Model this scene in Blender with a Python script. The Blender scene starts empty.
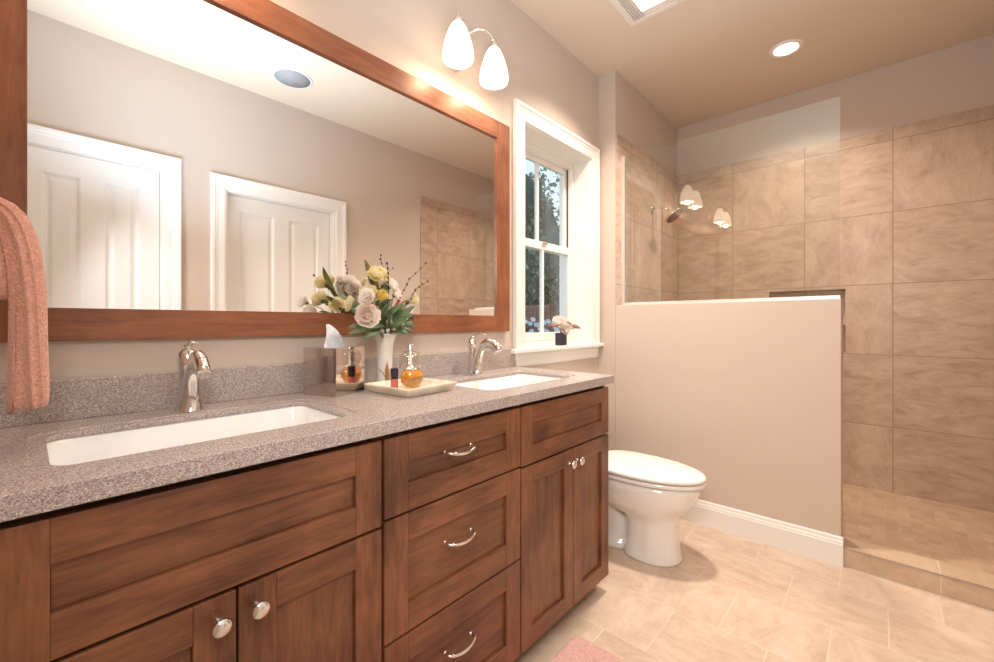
import bpy, bmesh, math, random
from mathutils import Vector, Matrix
R = math.radians
PI = math.pi
random.seed(7)
S = bpy.context.scene
COL = S.collection

# ------------------------------------------------------------------ camera
CAM = (0.0, -1.4023, 1.1423)
cd = bpy.data.cameras.new('camera'); cam = bpy.data.objects.new('camera', cd); COL.objects.link(cam)
cd.sensor_width = 36.0; cd.sensor_fit = 'HORIZONTAL'; cd.lens = 36.0 * 425.02 / 994.0
cd.shift_y = -(331.0 - 322.62) / 994.0
cd.clip_start = 0.02; cd.clip_end = 200
cam.location = CAM
cam.rotation_euler = (R(90), 0, 0.7341 - PI / 2)
S.camera = cam

# ------------------------------------------------------------------ world, exposure
w = bpy.data.worlds.new('world'); S.world = w; w.use_nodes = True
nt = w.node_tree; nt.nodes.clear()
wo = nt.nodes.new('ShaderNodeOutputWorld'); bg = nt.nodes.new('ShaderNodeBackground')
bg.inputs[0].default_value = (0.72, 0.87, 1.0, 1); bg.inputs[1].default_value = 1.15
nt.links.new(bg.outputs[0], wo.inputs[0])
S.view_settings.view_transform = 'Standard'
S.view_settings.look = 'None'
S.view_settings.gamma = 1
S.view_settings.use_curve_mapping = False
S.view_settings.exposure = 0.2

def light(name, kind, loc, energy, color, size=0.1, rot=(0, 0, 0), size_y=None, spot=None, blend=0.5):
    d = bpy.data.lights.new(name, kind); d.energy = energy; d.color = color
    if kind == 'AREA':
        d.size = size
        if size_y: d.shape = 'RECTANGLE'; d.size_y = size_y
    else: d.shadow_soft_size = size
    if spot: d.spot_size = R(spot); d.spot_blend = blend
    o = bpy.data.objects.new(name, d); COL.objects.link(o); o.location = loc; o.rotation_euler = rot
    return o
WARM = (1.0, 0.70, 0.48); NEUT = (1.0, 0.93, 0.85); COOL = (0.66, 0.83, 1.0)
CEIL = 2.787
# added unseen fill: area light bounced off the ceiling like a flash
light('bounce_fill', 'AREA', (0.35, -1.18, 1.50), 23, COOL, 0.8, (R(180), R(18), 0)).data.spread = R(115)
# added flash-like fill just behind the camera, turned towards the room's far end
_d = Vector((2.3, -0.75, 0.45)) - Vector((-0.09, -1.38, 1.70))
light('soft_fill', 'AREA', (-0.09, -1.38, 1.70), 13.5, (1.0, .97, .95), 0.45, _d.to_track_quat('-Z', 'Y').to_euler()).data.spread = R(140)
light('shower_lamp', 'AREA', (3.055, -0.981, CEIL - 0.012), 13, (1, .84, .70), 0.12).data.spread = R(130)
light('fan_lamp', 'AREA', (2.07, -0.55, CEIL - 0.03), 17, (1, .87, .75), 0.14).data.spread = R(115)

# ------------------------------------------------------------------ materials
def mat(name, col, rough=0.5, metal=0.0, spec=0.5, coat=0.0, bump=None, var=None, trans=0.0, ior=1.45, emis=None, sheen=0):
    m = bpy.data.materials.new(name); m.use_nodes = True
    n = m.node_tree.nodes; l = m.node_tree.links; b = n['Principled BSDF']
    b.inputs['Base Color'].default_value = (*col, 1); b.inputs['Roughness'].default_value = rough
    b.inputs['Metallic'].default_value = metal; b.inputs['Specular IOR Level'].default_value = spec
    b.inputs['Coat Weight'].default_value = coat; b.inputs['Transmission Weight'].default_value = trans
    b.inputs['IOR'].default_value = ior; b.inputs['Sheen Weight'].default_value = sheen
    if emis: b.inputs['Emission Color'].default_value = (*emis[0], 1); b.inputs['Emission Strength'].default_value = emis[1]
    if var or bump:
        tc = n.new('ShaderNodeTexCoord')
    if var:   # (scale, amount)
        no = n.new('ShaderNodeTexNoise'); no.inputs['Scale'].default_value = var[0]; no.inputs['Detail'].default_value = 6
        l.new(tc.outputs['Object'], no.inputs['Vector'])
        rp = n.new('ShaderNodeValToRGB'); a = var[1]
        rp.color_ramp.elements[0].position = 0.3; rp.color_ramp.elements[1].position = 0.7
        rp.color_ramp.elements[0].color = (*[c * (1 - a) for c in col], 1)
        rp.color_ramp.elements[1].color = (*[min(1, c * (1 + a)) for c in col], 1)
        l.new(no.outputs[0], rp.inputs[0]); l.new(rp.outputs[0], b.inputs['Base Color'])
    if bump:  # (scale, strength, distance)
        nb = n.new('ShaderNodeTexNoise'); nb.inputs['Scale'].default_value = bump[0]; nb.inputs['Detail'].default_value = 4
        l.new(tc.outputs['Object'], nb.inputs['Vector'])
        bn = n.new('ShaderNodeBump'); bn.inputs['Strength'].default_value = bump[1]; bn.inputs['Distance'].default_value = bump[2]
        l.new(nb.outputs[0], bn.inputs['Height']); l.new(bn.outputs[0], b.inputs['Normal'])
    return m

def wood(name, axis, dark, light_, rough=0.34, seed=0.0):
    m = bpy.data.materials.new(name); m.use_nodes = True
    n = m.node_tree.nodes; l = m.node_tree.links; b = n['Principled BSDF']
    tc = n.new('ShaderNodeTexCoord'); mp = n.new('ShaderNodeMapping')
    sc = {'x': (2.4, 20, 20), 'z': (20, 20, 2.4), 'y': (20, 2.4, 20)}[axis]
    mp.inputs['Scale'].default_value = sc; mp.inputs['Location'].default_value = (seed, seed * 2, seed * 3)
    l.new(tc.outputs['Object'], mp.inputs['Vector'])
    n1 = n.new('ShaderNodeTexNoise'); n1.inputs['Scale'].default_value = 1.6; n1.inputs['Detail'].default_value = 8; n1.inputs['Distortion'].default_value = 0.9; n1.inputs['Roughness'].default_value = .62
    l.new(mp.outputs[0], n1.inputs['Vector'])
    n2 = n.new('ShaderNodeTexNoise'); n2.inputs['Scale'].default_value = 5.0; n2.inputs['Detail'].default_value = 3
    l.new(tc.outputs['Object'], n2.inputs['Vector'])
    mp3 = n.new('ShaderNodeMapping'); mp3.inputs['Scale'].default_value = tuple(v * 9 for v in sc)
    l.new(tc.outputs['Object'], mp3.inputs['Vector'])
    n3 = n.new('ShaderNodeTexNoise'); n3.inputs['Scale'].default_value = 1.2; n3.inputs['Detail'].default_value = 2
    l.new(mp3.outputs[0], n3.inputs['Vector'])
    a1 = n.new('ShaderNodeMath'); a1.operation = 'MULTIPLY_ADD'; a1.inputs[1].default_value = 0.45
    l.new(n1.outputs[0], a1.inputs[0]); 
    a2 = n.new('ShaderNodeMath'); a2.operation = 'MULTIPLY'; a2.inputs[1].default_value = 0.38
    l.new(n2.outputs[0], a2.inputs[0]); l.new(a2.outputs[0], a1.inputs[2])
    a3 = n.new('ShaderNodeMath'); a3.operation = 'MULTIPLY_ADD'; a3.inputs[1].default_value = 0.17
    l.new(n3.outputs[0], a3.inputs[0]); l.new(a1.outputs[0], a3.inputs[2])
    rp = n.new('ShaderNodeValToRGB'); e = rp.color_ramp.elements
    e[0].position = 0.385; e[0].color = (*dark, 1); e[1].position = 0.615; e[1].color = (*light_, 1)
    l.new(a3.outputs[0], rp.inputs[0]); l.new(rp.outputs[0], b.inputs['Base Color'])
    b.inputs['Roughness'].default_value = rough; b.inputs['Coat Weight'].default_value = 0.08; b.inputs['Coat Roughness'].default_value = 0.2
    bn = n.new('ShaderNodeBump'); bn.inputs['Strength'].default_value = 0.12; bn.inputs['Distance'].default_value = 0.001
    l.new(a3.outputs[0], bn.inputs['Height']); l.new(bn.outputs[0], b.inputs['Normal'])
    return m

def tile(name, ua, va, tu, tv, ou, ov, cols, grout, gw=0.003, offset=0.0, rough=0.4, vein=(5.0, 1.0), gblend=1.0, vein_amt=0.5, tilevar=0.25):
    """stone tiles laid in world metres: ua/va = axes (0,1,2), tu/tv tile size, ou/ov a joint's place"""
    m = bpy.data.materials.new(name); m.use_nodes = True
    n = m.node_tree.nodes; l = m.node_tree.links; b = n['Principled BSDF']
    def M(op, a, bb=None, c=None):
        q = n.new('ShaderNodeMath'); q.operation = op
        for i, v in enumerate((a, bb, c)):
            if v is None: continue
            if isinstance(v, (int, float)): q.inputs[i].default_value = v
            else: l.new(v, q.inputs[i])
        return q.outputs[0]
    g = n.new('ShaderNodeNewGeometry'); sp = n.new('ShaderNodeSeparateXYZ'); l.new(g.outputs['Position'], sp.inputs[0])
    u = M('DIVIDE', M('SUBTRACT', sp.outputs[ua], ou), tu); v = M('DIVIDE', M('SUBTRACT', sp.outputs[va], ov), tv)
    iv = M('FLOOR', v)
    if offset: u = M('ADD', u, M('MULTIPLY', M('FLOORED_MODULO', iv, 2.0), offset))
    iu = M('FLOOR', u); fu = M('SUBTRACT', u, iu); fv = M('SUBTRACT', v, iv)
    du = M('MULTIPLY', M('MINIMUM', fu, M('SUBTRACT', 1.0, fu)), tu); dv = M('MULTIPLY', M('MINIMUM', fv, M('SUBTRACT', 1.0, fv)), tv)
    d = M('MINIMUM', du, dv)
    isg = M('LESS_THAN', d, gw / 2)
    cmb = n.new('ShaderNodeCombineXYZ'); l.new(iu, cmb.inputs[0]); l.new(iv, cmb.inputs[1]); cmb.inputs[2].default_value = ua * 3 + va
    wn = n.new('ShaderNodeTexWhiteNoise'); wn.noise_dimensions = '3D'; l.new(cmb.outputs[0], wn.inputs['Vector'])
    sc = n.new('ShaderNodeVectorMath'); sc.operation = 'MULTIPLY_ADD'; l.new(wn.outputs['Color'], sc.inputs[0]); sc.inputs[1].default_value = (9, 9, 9); l.new(g.outputs['Position'], sc.inputs[2])
    # per-tile choice of vein direction
    s3 = [2.0, 2.0, 2.0]; s3[ua] = vein[1]; s3[va] = vein[0]
    s4 = [2.0, 2.0, 2.0]; s4[ua] = vein[0] * .6; s4[va] = vein[1]
    m1 = n.new('ShaderNodeVectorMath'); m1.operation = 'MULTIPLY'; l.new(sc.outputs[0], m1.inputs[0]); m1.inputs[1].default_value = s3
    m2 = n.new('ShaderNodeVectorMath'); m2.operation = 'MULTIPLY'; l.new(sc.outputs[0], m2.inputs[0]); m2.inputs[1].default_value = s4
    pick = M('GREATER_THAN', wn.outputs['Value'], 0.55)
    mx = n.new('ShaderNodeMix'); mx.data_type = 'VECTOR'; l.new(pick, mx.inputs[0]); l.new(m1.outputs[0], mx.inputs[4]); l.new(m2.outputs[0], mx.inputs[5])
    n1 = n.new('ShaderNodeTexNoise'); n1.inputs['Scale'].default_value = 2.6; n1.inputs['Detail'].default_value = 14; n1.inputs['Roughness'].default_value = .74; n1.inputs['Distortion'].default_value = 0.5
    l.new(mx.outputs[1], n1.inputs['Vector'])
    f = M('ADD', M('MULTIPLY', M('SUBTRACT', n1.outputs[0], 0.5), vein_amt * 3), 0.5)
    f = M('ADD', f, M('MULTIPLY', M('SUBTRACT', wn.outputs['Value'], 0.5), tilevar))
    rp = n.new('ShaderNodeValToRGB'); e = rp.color_ramp.elements
    e[0].position = 0.1; e[0].color = (*cols[0], 1); e[1].position = 0.9; e[1].color = (*cols[2], 1)
    em = rp.color_ramp.elements.new(0.5); em.color = (*cols[1], 1)
    l.new(f, rp.inputs[0])
    cm = n.new('ShaderNodeMix'); cm.data_type = 'RGBA'; l.new(M('MULTIPLY', isg, gblend), cm.inputs[0]); l.new(rp.outputs[0], cm.inputs[6]); cm.inputs[7].default_value = (*grout, 1)
    l.new(cm.outputs[2], b.inputs['Base Color'])
    l.new(M('ADD', rough, M('MULTIPLY', isg, 0.4)), b.inputs['Roughness'])
    hh = M('ADD', M('MINIMUM', M('DIVIDE', d, gw), 1.0), M('MULTIPLY', n1.outputs[0], 0.15))
    bn = n.new('ShaderNodeBump'); bn.inputs['Strength'].default_value = 0.35; bn.inputs['Distance'].default_value = 0.002
    l.new(hh, bn.inputs['Height']); l.new(bn.outputs[0], b.inputs['Normal'])
    return m

def speckle(name):
    m = bpy.data.materials.new(name); m.use_nodes = True
    n = m.node_tree.nodes; l = m.node_tree.links; b = n['Principled BSDF']
    tc = n.new('ShaderNodeTexCoord'); vo = n.new('ShaderNodeTexVoronoi'); vo.inputs['Scale'].default_value = 640
    l.new(tc.outputs['Object'], vo.inputs['Vector'])
    sep = n.new('ShaderNodeSeparateColor'); l.new(vo.outputs['Color'], sep.inputs[0])
    rp = n.new('ShaderNodeValToRGB'); e = rp.color_ramp.elements
    e[0].position = 0.0; e[0].color = (0.20, 0.15, 0.13, 1); e[1].position = 1.0; e[1].color = (0.70, 0.63, 0.58, 1)
    for p, c in ((0.22, (0.31, 0.25, 0.225)), (0.5, (0.41, 0.345, 0.32)), (0.8, (0.49, 0.425, 0.395))):
        q = rp.color_ramp.elements.new(p); q.color = (*c, 1)
    l.new(sep.outputs[0], rp.inputs[0]); l.new(rp.outputs[0], b.inputs['Base Color'])
    b.inputs['Roughness'].default_value = 0.27
    return m

def pane_mat(name, tint, refl):
    """clear sheet glass: straight-through transmission plus a mirror reflection by Fresnel, front faces only"""
    m = bpy.data.materials.new(name); m.use_nodes = True
    n = m.node_tree.nodes; l = m.node_tree.links; n.clear()
    out = n.new('ShaderNodeOutputMaterial'); mix = n.new('ShaderNodeMixShader'); t = n.new('ShaderNodeBsdfTransparent'); gl = n.new('ShaderNodeBsdfGlossy')
    t.inputs[0].default_value = (*tint, 1); gl.inputs['Roughness'].default_value = 0.0; gl.inputs['Color'].default_value = (1, 1, 1, 1)
    fr = n.new('ShaderNodeFresnel'); fr.inputs[0].default_value = 1.5
    ge = n.new('ShaderNodeNewGeometry')
    a = n.new('ShaderNodeMath'); a.operation = 'SUBTRACT'; a.inputs[0].default_value = 1.0; l.new(ge.outputs['Backfacing'], a.inputs[1])
    c = n.new('ShaderNodeMath'); c.operation = 'MULTIPLY'; l.new(fr.outputs[0], c.inputs[0]); l.new(a.outputs[0], c.inputs[1])
    d = n.new('ShaderNodeMath'); d.operation = 'MULTIPLY'; d.use_clamp = True; l.new(c.outputs[0], d.inputs[0]); d.inputs[1].default_value = refl
    l.new(d.outputs[0], mix.inputs[0]); l.new(t.outputs[0], mix.inputs[1]); l.new(gl.outputs[0], mix.inputs[2]); l.new(mix.outputs[0], out.inputs[0])
    return m

def emit(name, col, strength):
    m = bpy.data.materials.new(name); m.use_nodes = True
    n = m.node_tree.nodes; n.clear(); o = n.new('ShaderNodeOutputMaterial'); e = n.new('ShaderNodeEmission')
    e.inputs[0].default_value = (*col, 1); e.inputs[1].default_value = strength
    m.node_tree.links.new(e.outputs[0], o.inputs[0]); return m

PAINT = mat('wall_paint', (0.60, 0.50, 0.425), 0.75, bump=(260, .12, .0006))
CEILP = mat('ceiling_paint', (0.70, 0.58, 0.455), 0.8, bump=(200, .1, .0006))
TRIM = mat('white_trim_paint', (0.84, 0.81, 0.77), 0.32)
DOORP = mat('white_door_paint', (0.90, 0.91, 0.91), 0.36)
DK, LT = (0.088, 0.030, 0.013), (0.265, 0.100, 0.043)
WOODX = wood('maple_along', 'x', DK, LT)
WOODZ = wood('maple_upright', 'z', DK, LT, seed=3.1)
PANX = wood('maple_panel_along', 'x', (0.078, 0.027, 0.012), (0.235, 0.090, 0.039), seed=1.7)
PANZ = wood('maple_panel_upright', 'z', (0.078, 0.027, 0.012), (0.235, 0.090, 0.039), seed=5.3)
FRX = wood('mirror_frame_along', 'x', (0.16, 0.047, 0.018), (0.33, 0.118, 0.048), .45, seed=8.0)
FRZ = wood('mirror_frame_upright', 'z', (0.16, 0.047, 0.018), (0.33, 0.118, 0.048), .45, seed=9.0)
GAP = mat('gap_shade', (0.03, 0.012, 0.006), 0.7)  # near-black face frame: shade in the door gaps put into the colour
TOE = mat('toe_kick_board', (0.085, 0.035, 0.017), 0.5, var=(12, .3))
ALU = mat('satin_aluminium', (0.86, 0.84, 0.82), 0.38, 0.85)
CHROME = mat('chrome', (0.80, 0.79, 0.78), 0.06, 1.0)
NICKEL = mat('polished_nickel', (0.78, 0.74, 0.70), 0.14, 1.0)
PORC = mat('porcelain', (0.86, 0.82, 0.77), 0.08, coat=.4)
BASIN = mat('basin_porcelain', (0.90, 0.89, 0.87), 0.12, coat=.3)
STONE = speckle('speckled_solid_surface')
MIRROR = mat('mirror_silver', (0.93, 0.93, 0.92), 0.0, 1.0)
GLASS = pane_mat('shower_glass', (0.93, 0.945, 0.92), 2.6)
WGLASS = pane_mat('window_glass', (0.93, 0.95, 0.95), 1.6)
TAN = ((0.36, 0.245, 0.175), (0.53, 0.388, 0.29), (0.66, 0.515, 0.405))
GR = (0.36, 0.26, 0.19)
B_, M_ = 3.69, -1.945
W_ = 2.568
TS = 0.457
TILE_BACK = tile('wall_tile_facing_x', 1, 2, TS, TS, -1.461, 1.39, TAN, GR, 0.005, vein=(6, 2.2), vein_amt=.58, tilevar=.16)
TILE_SIDE = tile('wall_tile_facing_y', 0, 2, TS, TS, B_, 1.39, TAN, GR, 0.005, vein=(6, 2.2), vein_amt=.58, tilevar=.16)
FT = ((0.48, 0.335, 0.235), (0.63, 0.48, 0.365), (0.74, 0.61, 0.49))
TILE_FLOOR = tile('floor_tile', 1, 0, 0.314, 0.291, -1.424, 2.606, FT, (0.70, 0.60, 0.48), 0.004, offset=0.5, rough=0.33, tilevar=.12, vein_amt=.55, vein=(6, 2.6), gblend=.8)
MOSAIC = tile('shower_mosaic', 1, 0, 0.052, 0.052, -1.264, 2.718, ((0.42, 0.27, 0.17), (0.52, 0.36, 0.24), (0.62, 0.46, 0.32)), (0.58, 0.45, 0.33), 0.003, rough=0.4, gblend=.5, tilevar=.3)
TILE_CURB = tile('curb_tile', 1, 2, 0.32, 0.5, -1.59, 0.2, ((0.46, 0.32, 0.21), (0.58, 0.43, 0.30), (0.68, 0.54, 0.40)), (0.68, 0.58, 0.46), 0.004, vein=(9, 4))
EDGE = mat('tile_edge_trim', (0.45, 0.42, 0.40), 0.3, 0.8)
def petal_mat(name, col, dark):
    m = bpy.data.materials.new(name); m.use_nodes = True; n = m.node_tree.nodes; l = m.node_tree.links; n.clear()
    o = n.new('ShaderNodeOutputMaterial'); mx = n.new('ShaderNodeMixShader'); d = n.new('ShaderNodeBsdfDiffuse'); t = n.new('ShaderNodeBsdfTranslucent')
    tc = n.new('ShaderNodeTexCoord'); no = n.new('ShaderNodeTexNoise'); no.inputs['Scale'].default_value = 45; l.new(tc.outputs['Object'], no.inputs['Vector'])
    r = n.new('ShaderNodeValToRGB'); r.color_ramp.elements[0].position = .3; r.color_ramp.elements[1].position = .65
    r.color_ramp.elements[0].color = (*dark, 1); r.color_ramp.elements[1].color = (*col, 1); l.new(no.outputs[0], r.inputs[0])
    l.new(r.outputs[0], d.inputs[0]); l.new(r.outputs[0], t.inputs[0]); mx.inputs[0].default_value = .5
    l.new(d.outputs[0], mx.inputs[1]); l.new(t.outputs[0], mx.inputs[2]); l.new(mx.outputs[0], o.inputs[0]); return m
PETAL_W = petal_mat('white_petals', (.95, .91, .86), (.88, .80, .74))
PETAL_P = petal_mat('blush_petals', (.96, .90, .85), (.93, .78, .70))
PETAL_C = petal_mat('cream_petals', (.94, .88, .62), (.86, .74, .42))
PETAL_Y = petal_mat('yellow_petals', (.90, .76, .30), (.75, .55, .12))
LEAF = mat('grey_green_leaf', (0.10, 0.15, 0.065), 0.45, var=(25, .35))
LEAF2 = mat('olive_leaf', (0.17, 0.16, 0.045), 0.45, var=(25, .35))
BROWNL = mat('brown_leaf', (0.20, 0.085, 0.05), 0.5, var=(30, .3))
TWIG = mat('dark_twig', (0.07, 0.035, 0.03), 0.6)
BERRY = mat('dark_berry', (0.09, 0.03, 0.035), 0.35)
RUST = mat('rust_red', (0.35, 0.09, 0.04), 0.5)
VASEM = mat('white_glazed_ceramic', (0.80, 0.76, 0.71), 0.16, coat=.3)
GOLD = mat('gold_brown_glaze', (0.42, 0.24, 0.09), 0.35, 0.3)
TOWEL = mat('salmon_terry', (0.88, 0.42, 0.30), 0.95, bump=(300, 1.0, .006), var=(200, .2), sheen=.5)
MAT_P = mat('pink_pile', (0.78, 0.42, 0.36), 0.95, bump=(300, 1.0, .006), var=(110, .2), sheen=.5)
TRAYM = mat('cream_onyx', (0.86, 0.76, 0.60), 0.25, var=(18, .18), coat=.3)
TISSUE = mat('tissue_paper', (0.80, 0.84, 0.88), 0.9, var=(60, .08))

# ------------------------------------------------------------------ mesh helpers
class MB:
    def __init__(s): s.bm = bmesh.new(); s.mi = 0
    def quad(s, vs, smooth=False):
        f = s.bm.faces.new(vs); f.material_index = s.mi; f.smooth = smooth; return f
    def box(s, x0, x1, y0, y1, z0, z1):
        v = [s.bm.verts.new((x, y, z)) for x in (x0, x1) for y in (y0, y1) for z in (z0, z1)]
        for q in ((0, 1, 3, 2), (4, 6, 7, 5), (0, 4, 5, 1), (2, 3, 7, 6), (0, 2, 6, 4), (1, 5, 7, 3)): s.quad([v[i] for i in q])
        return s
    def rings(s, rings, cap=(True, True), smooth=True, closed=True):
        rv = [[s.bm.verts.new(p) for p in r] for r in rings]; n = len(rings[0])
        for a, b in zip(rv, rv[1:]):
            for i in range(n if closed else n - 1):
                j = (i + 1) % n; s.quad((a[i], a[j], b[j], b[i]), smooth)
        if cap[0] and closed: s.quad(list(reversed(rv[0])))
        if cap[1] and closed: s.quad(rv[-1])
        return s
    def lathe(s, prof, c=(0, 0, 0), n=24, cap=(True, True), sx=1, sy=1, wob=None, mtx=None):
        rr = []
        for k, (r, z) in enumerate(prof):
            ring = []
            for i in range(n):
                a = 2 * PI * i / n; q = r * (1 + (wob(a, k) if wob else 0))
                p = Vector((q * math.cos(a) * sx, q * math.sin(a) * sy, z))
                if mtx: p = mtx @ p
                ring.append(p + Vector(c))
            rr.append(ring)
        return s.rings(rr, cap)
    def tube(s, pts, rad, n=10, cap=True, flat=1.0, up=None):
        pts = [Vector(p) for p in pts]; rr = []
        if not hasattr(rad, '__len__'): rad = [rad] * len(pts)
        ref = Vector(up) if up else None
        prev = None
        for i, p in enumerate(pts):
            d = (pts[min(i + 1, len(pts) - 1)] - pts[max(i - 1, 0)]).normalized()
            if ref is not None: side = d.cross(ref)
            elif prev is None: side = d.cross(Vector((0.3, 0.2, 1)) if abs(d.z) < .9 else Vector((1, 0.1, 0)))
            else: side = prev - d * prev.dot(d)
            side.normalize(); prev = side; oth = side.cross(d).normalized()
            r = rad[i]; ra, rb = (r if isinstance(r, tuple) else (r, r * flat))
            rr.append([p + side * (ra * math.cos(2 * PI * k / n)) + oth * (rb * math.sin(2 * PI * k / n)) for k in range(n)])
        return s.rings(rr, (cap, cap))
    def ball(s, c, r, n=12, m=8, sc=(1, 1, 1)):
        rr = [[(c[0] + sc[0] * r * math.sin(PI * (k + .02) / (m + .04)) * math.cos(2 * PI * i / n), c[1] + sc[1] * r * math.sin(PI * (k + .02) / (m + .04)) * math.sin(2 * PI * i / n),
                c[2] - sc[2] * r * math.cos(PI * (k + .02) / (m + .04))) for i in range(n)] for k in range(m + 1)]
        return s.rings(rr)
    def build(s, name, mats, parent=None, bevel=0, seg=2, sub=0, loc=None, solid=0, autosmooth=False):
        bmesh.ops.recalc_face_normals(s.bm, faces=s.bm.faces) if not getattr(s, 'norecalc', False) else None
        me = bpy.data.meshes.new(name)
        if loc is not None: bmesh.ops.translate(s.bm, verts=s.bm.verts, vec=-Vector(loc))
        s.bm.to_mesh(me); s.bm.free()
        for m in (mats if isinstance(mats, (list, tuple)) else [mats]): me.materials.append(m)
        o = bpy.data.objects.new(name, me); COL.objects.link(o)
        if loc is not None: o.location = loc
        if parent: o.parent = parent; 
        if parent and loc is None: o.location = -parent_world(parent)
        elif parent: o.location = Vector(loc) - parent_world(parent)
        if solid: q = o.modifiers.new('s', 'SOLIDIFY'); q.thickness = solid; q.offset = 0
        if bevel:
            q = o.modifiers.new('b', 'BEVEL'); q.width = bevel; q.segments = seg; q.limit_method = 'ANGLE'; q.angle_limit = R(40)
            q.harden_normals = False
        if sub: q = o.modifiers.new('u', 'SUBSURF'); q.levels = sub; q.render_levels = sub
        return o
def parent_world(p):
    v = Vector(p.location)
    while p.parent: p = p.parent; v = v + Vector(p.location)
    return v
def tag(o, label=None, cat=None, group=None, kind=None):
    if label: o['label'] = label
    if cat: o['category'] = cat
    if group: o['group'] = group
    if kind: o['kind'] = kind
    return o
def empty(name, loc, label=None, cat=None, group=None, kind=None):
    o = bpy.data.objects.new(name, None); COL.objects.link(o); o.location = loc; o.empty_display_size = .05
    return tag(o, label, cat, group, kind)
def struct(name, mb, m, label, cat='wall', **k):
    return tag(mb.build(name, m, **k), label, cat, kind='structure')
def copy_tree(o, parent=None):
    c = o.copy(); COL.objects.link(c)
    if parent: c.parent = parent
    for ch in [x for x in bpy.data.objects if x.parent == o]: copy_tree(ch, c)
    return c
def cut(o, mbs):
    """carve shapes out of o's mesh; the cutters are deleted again"""
    cs = []
    for m_ in mbs:
        c = m_.build('cutter', [])
        q = o.modifiers.new('c', 'BOOLEAN'); q.object = c; q.operation = 'DIFFERENCE'; q.solver = 'EXACT'; cs.append(c)
    bpy.context.view_layer.update()
    dg = bpy.context.evaluated_depsgraph_get()
    me = bpy.data.meshes.new_from_object(o.evaluated_get(dg))
    o.modifiers.clear(); o.data = me
    for c in cs: bpy.data.objects.remove(c)
    return o
def rrect(x0, x1, y0, y1, r, z, n=6):
    out = []
    for cx, cy, a0 in ((x1 - r, y1 - r, 0), (x0 + r, y1 - r, 90), (x0 + r, y0 + r, 180), (x1 - r, y0 + r, 270)):
        for k in range(n + 1):
            a = R(a0 + 90 * k / n); out.append((cx + r * math.cos(a), cy + r * math.sin(a), z))
    return out

# ------------------------------------------------------------------ the room shell
XN = -0.16                       # near wall
struct('floor', MB().box(XN, W_, M_, 0, -0.1, 0), TILE_FLOOR, 'beige travertine look tiled bathroom floor', 'floor')
struct('ceiling', MB().box(XN - .1, B_ + .1, M_ - .1, .2, CEIL, CEIL + .1), CEILP, 'warm cream painted ceiling', 'ceiling')
wx0, wx1, wz0, wz1 = 1.763, 2.463, 1.003, 2.205
struct('wall_left', MB().box(XN - .1, wx0, 0, .2, -.1, CEIL).box(wx1, B_ + .1, 0, .2, -.1, CEIL).box(wx0, wx1, 0, .2, -.1, wz0 - .02).box(wx0, wx1, 0, .2, wz1, CEIL), PAINT,
       'beige wall behind the vanity, mirror and window')
struct('wall_near', MB().box(XN - .1, XN, M_ - .1, 0, -.1, CEIL), PAINT, 'beige side wall at the near end of the vanity')
d1 = (-0.05, 0.569, 2.09); d2 = (0.915, 1.700, 2.055)
struct('wall_right', MB().box(XN - .1, d1[0], M_ - .12, M_, -.1, CEIL).box(d1[1], d2[0], M_ - .12, M_, -.1, CEIL).box(d2[1], B_ + .1, M_ - .12, M_, -.1, CEIL)
       .box(d1[0], d1[1], M_ - .12, M_, d1[2], CEIL).box(d2[0], d2[1], M_ - .12, M_, d2[2], CEIL), PAINT, 'beige wall opposite the mirror with two white doors')
# shower back wall with a recessed niche
ny0, ny1, nz0, nz1 = -1.235, -0.782, 0.93, 1.377
def holed(x0, x1, y0, y1, z0, z1):
    m = MB(); m.box(x0, x1, y0, ny0, z0, z1).box(x0, x1, ny1, y1, z0, z1).box(x0, x1, ny0, ny1, z0, nz0).box(x0, x1, ny0, ny1, nz1, z1); return m
TT = 2.384
struct('wall_back', holed(B_ + .01, B_ + .2, M_ - .1, .2, -.1, CEIL), PAINT, 'beige painted wall above the shower tile')
struct('wall_back_tile', holed(B_, B_ + .0098, M_, -.1335, 0.0, TT), TILE_BACK, 'tan stone tile covering the shower back wall')
n_ = MB(); n_.box(B_ + .09, B_ + .1, ny0, ny1, nz0, nz1).box(B_ + .0005, B_ + .09, ny0, ny1, nz0 - .0, nz0 + .008).box(B_ + .0005, B_ + .09, ny0, ny1, nz1 - .008, nz1)
n_.box(B_ + .0005, B_ + .09, ny0, ny0 + .008, nz0 + .008, nz1 - .008).box(B_ + .0005, B_ + .09, ny1 - .008, ny1, nz0 + .008, nz1 - .008)
n_.box(B_ + .002, B_ + .09, ny0 + .008, ny1 - .008, 1.125, 1.14)
struct('trim_1', n_, TILE_BACK, 'tiled recessed niche with a shelf in the shower back wall', 'niche')
struct('wall_shower', MB().box(W_, B_ + .01, -.122, 0, 0, CEIL), PAINT, 'beige furred-out wall between the window and the shower')
struct('wall_shower_tile', MB().box(W_ + .001, B_, -.133, -.122, 0.0, 2.374), TILE_SIDE, 'tan stone tile on the shower head wall', bevel=.002)
struct('wall_right_tile', MB().box(W_ + .001, B_, M_, M_ + .011, 0.0, 2.374), TILE_SIDE, 'tan stone tile on the shower side wall opposite the shower head')
PT = 0.14; PZ = 1.256; PY = -1.265
struct('wall_partition', MB().box(W_, W_ + PT - .011, PY, -.122, 0, PZ), PAINT, 'beige half wall between toilet and shower', bevel=.003)
struct('wall_partition_tile', MB().box(W_ + PT - .011, W_ + PT, PY, -.133, 0, PZ), TILE_BACK, 'tan stone tile on the shower side of the half wall')
struct('floor_shower', MB().box(W_ + PT, B_, M_, -.133, -.1, .06), MOSAIC, 'small square tan mosaic tiles on the shower floor', 'floor')
struct('trim_2', MB().box(W_, W_ + .15, M_ + .011, PY, 0, .0845), TILE_CURB, 'low tan tiled curb at the shower opening', 'curb', bevel=.002)
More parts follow.
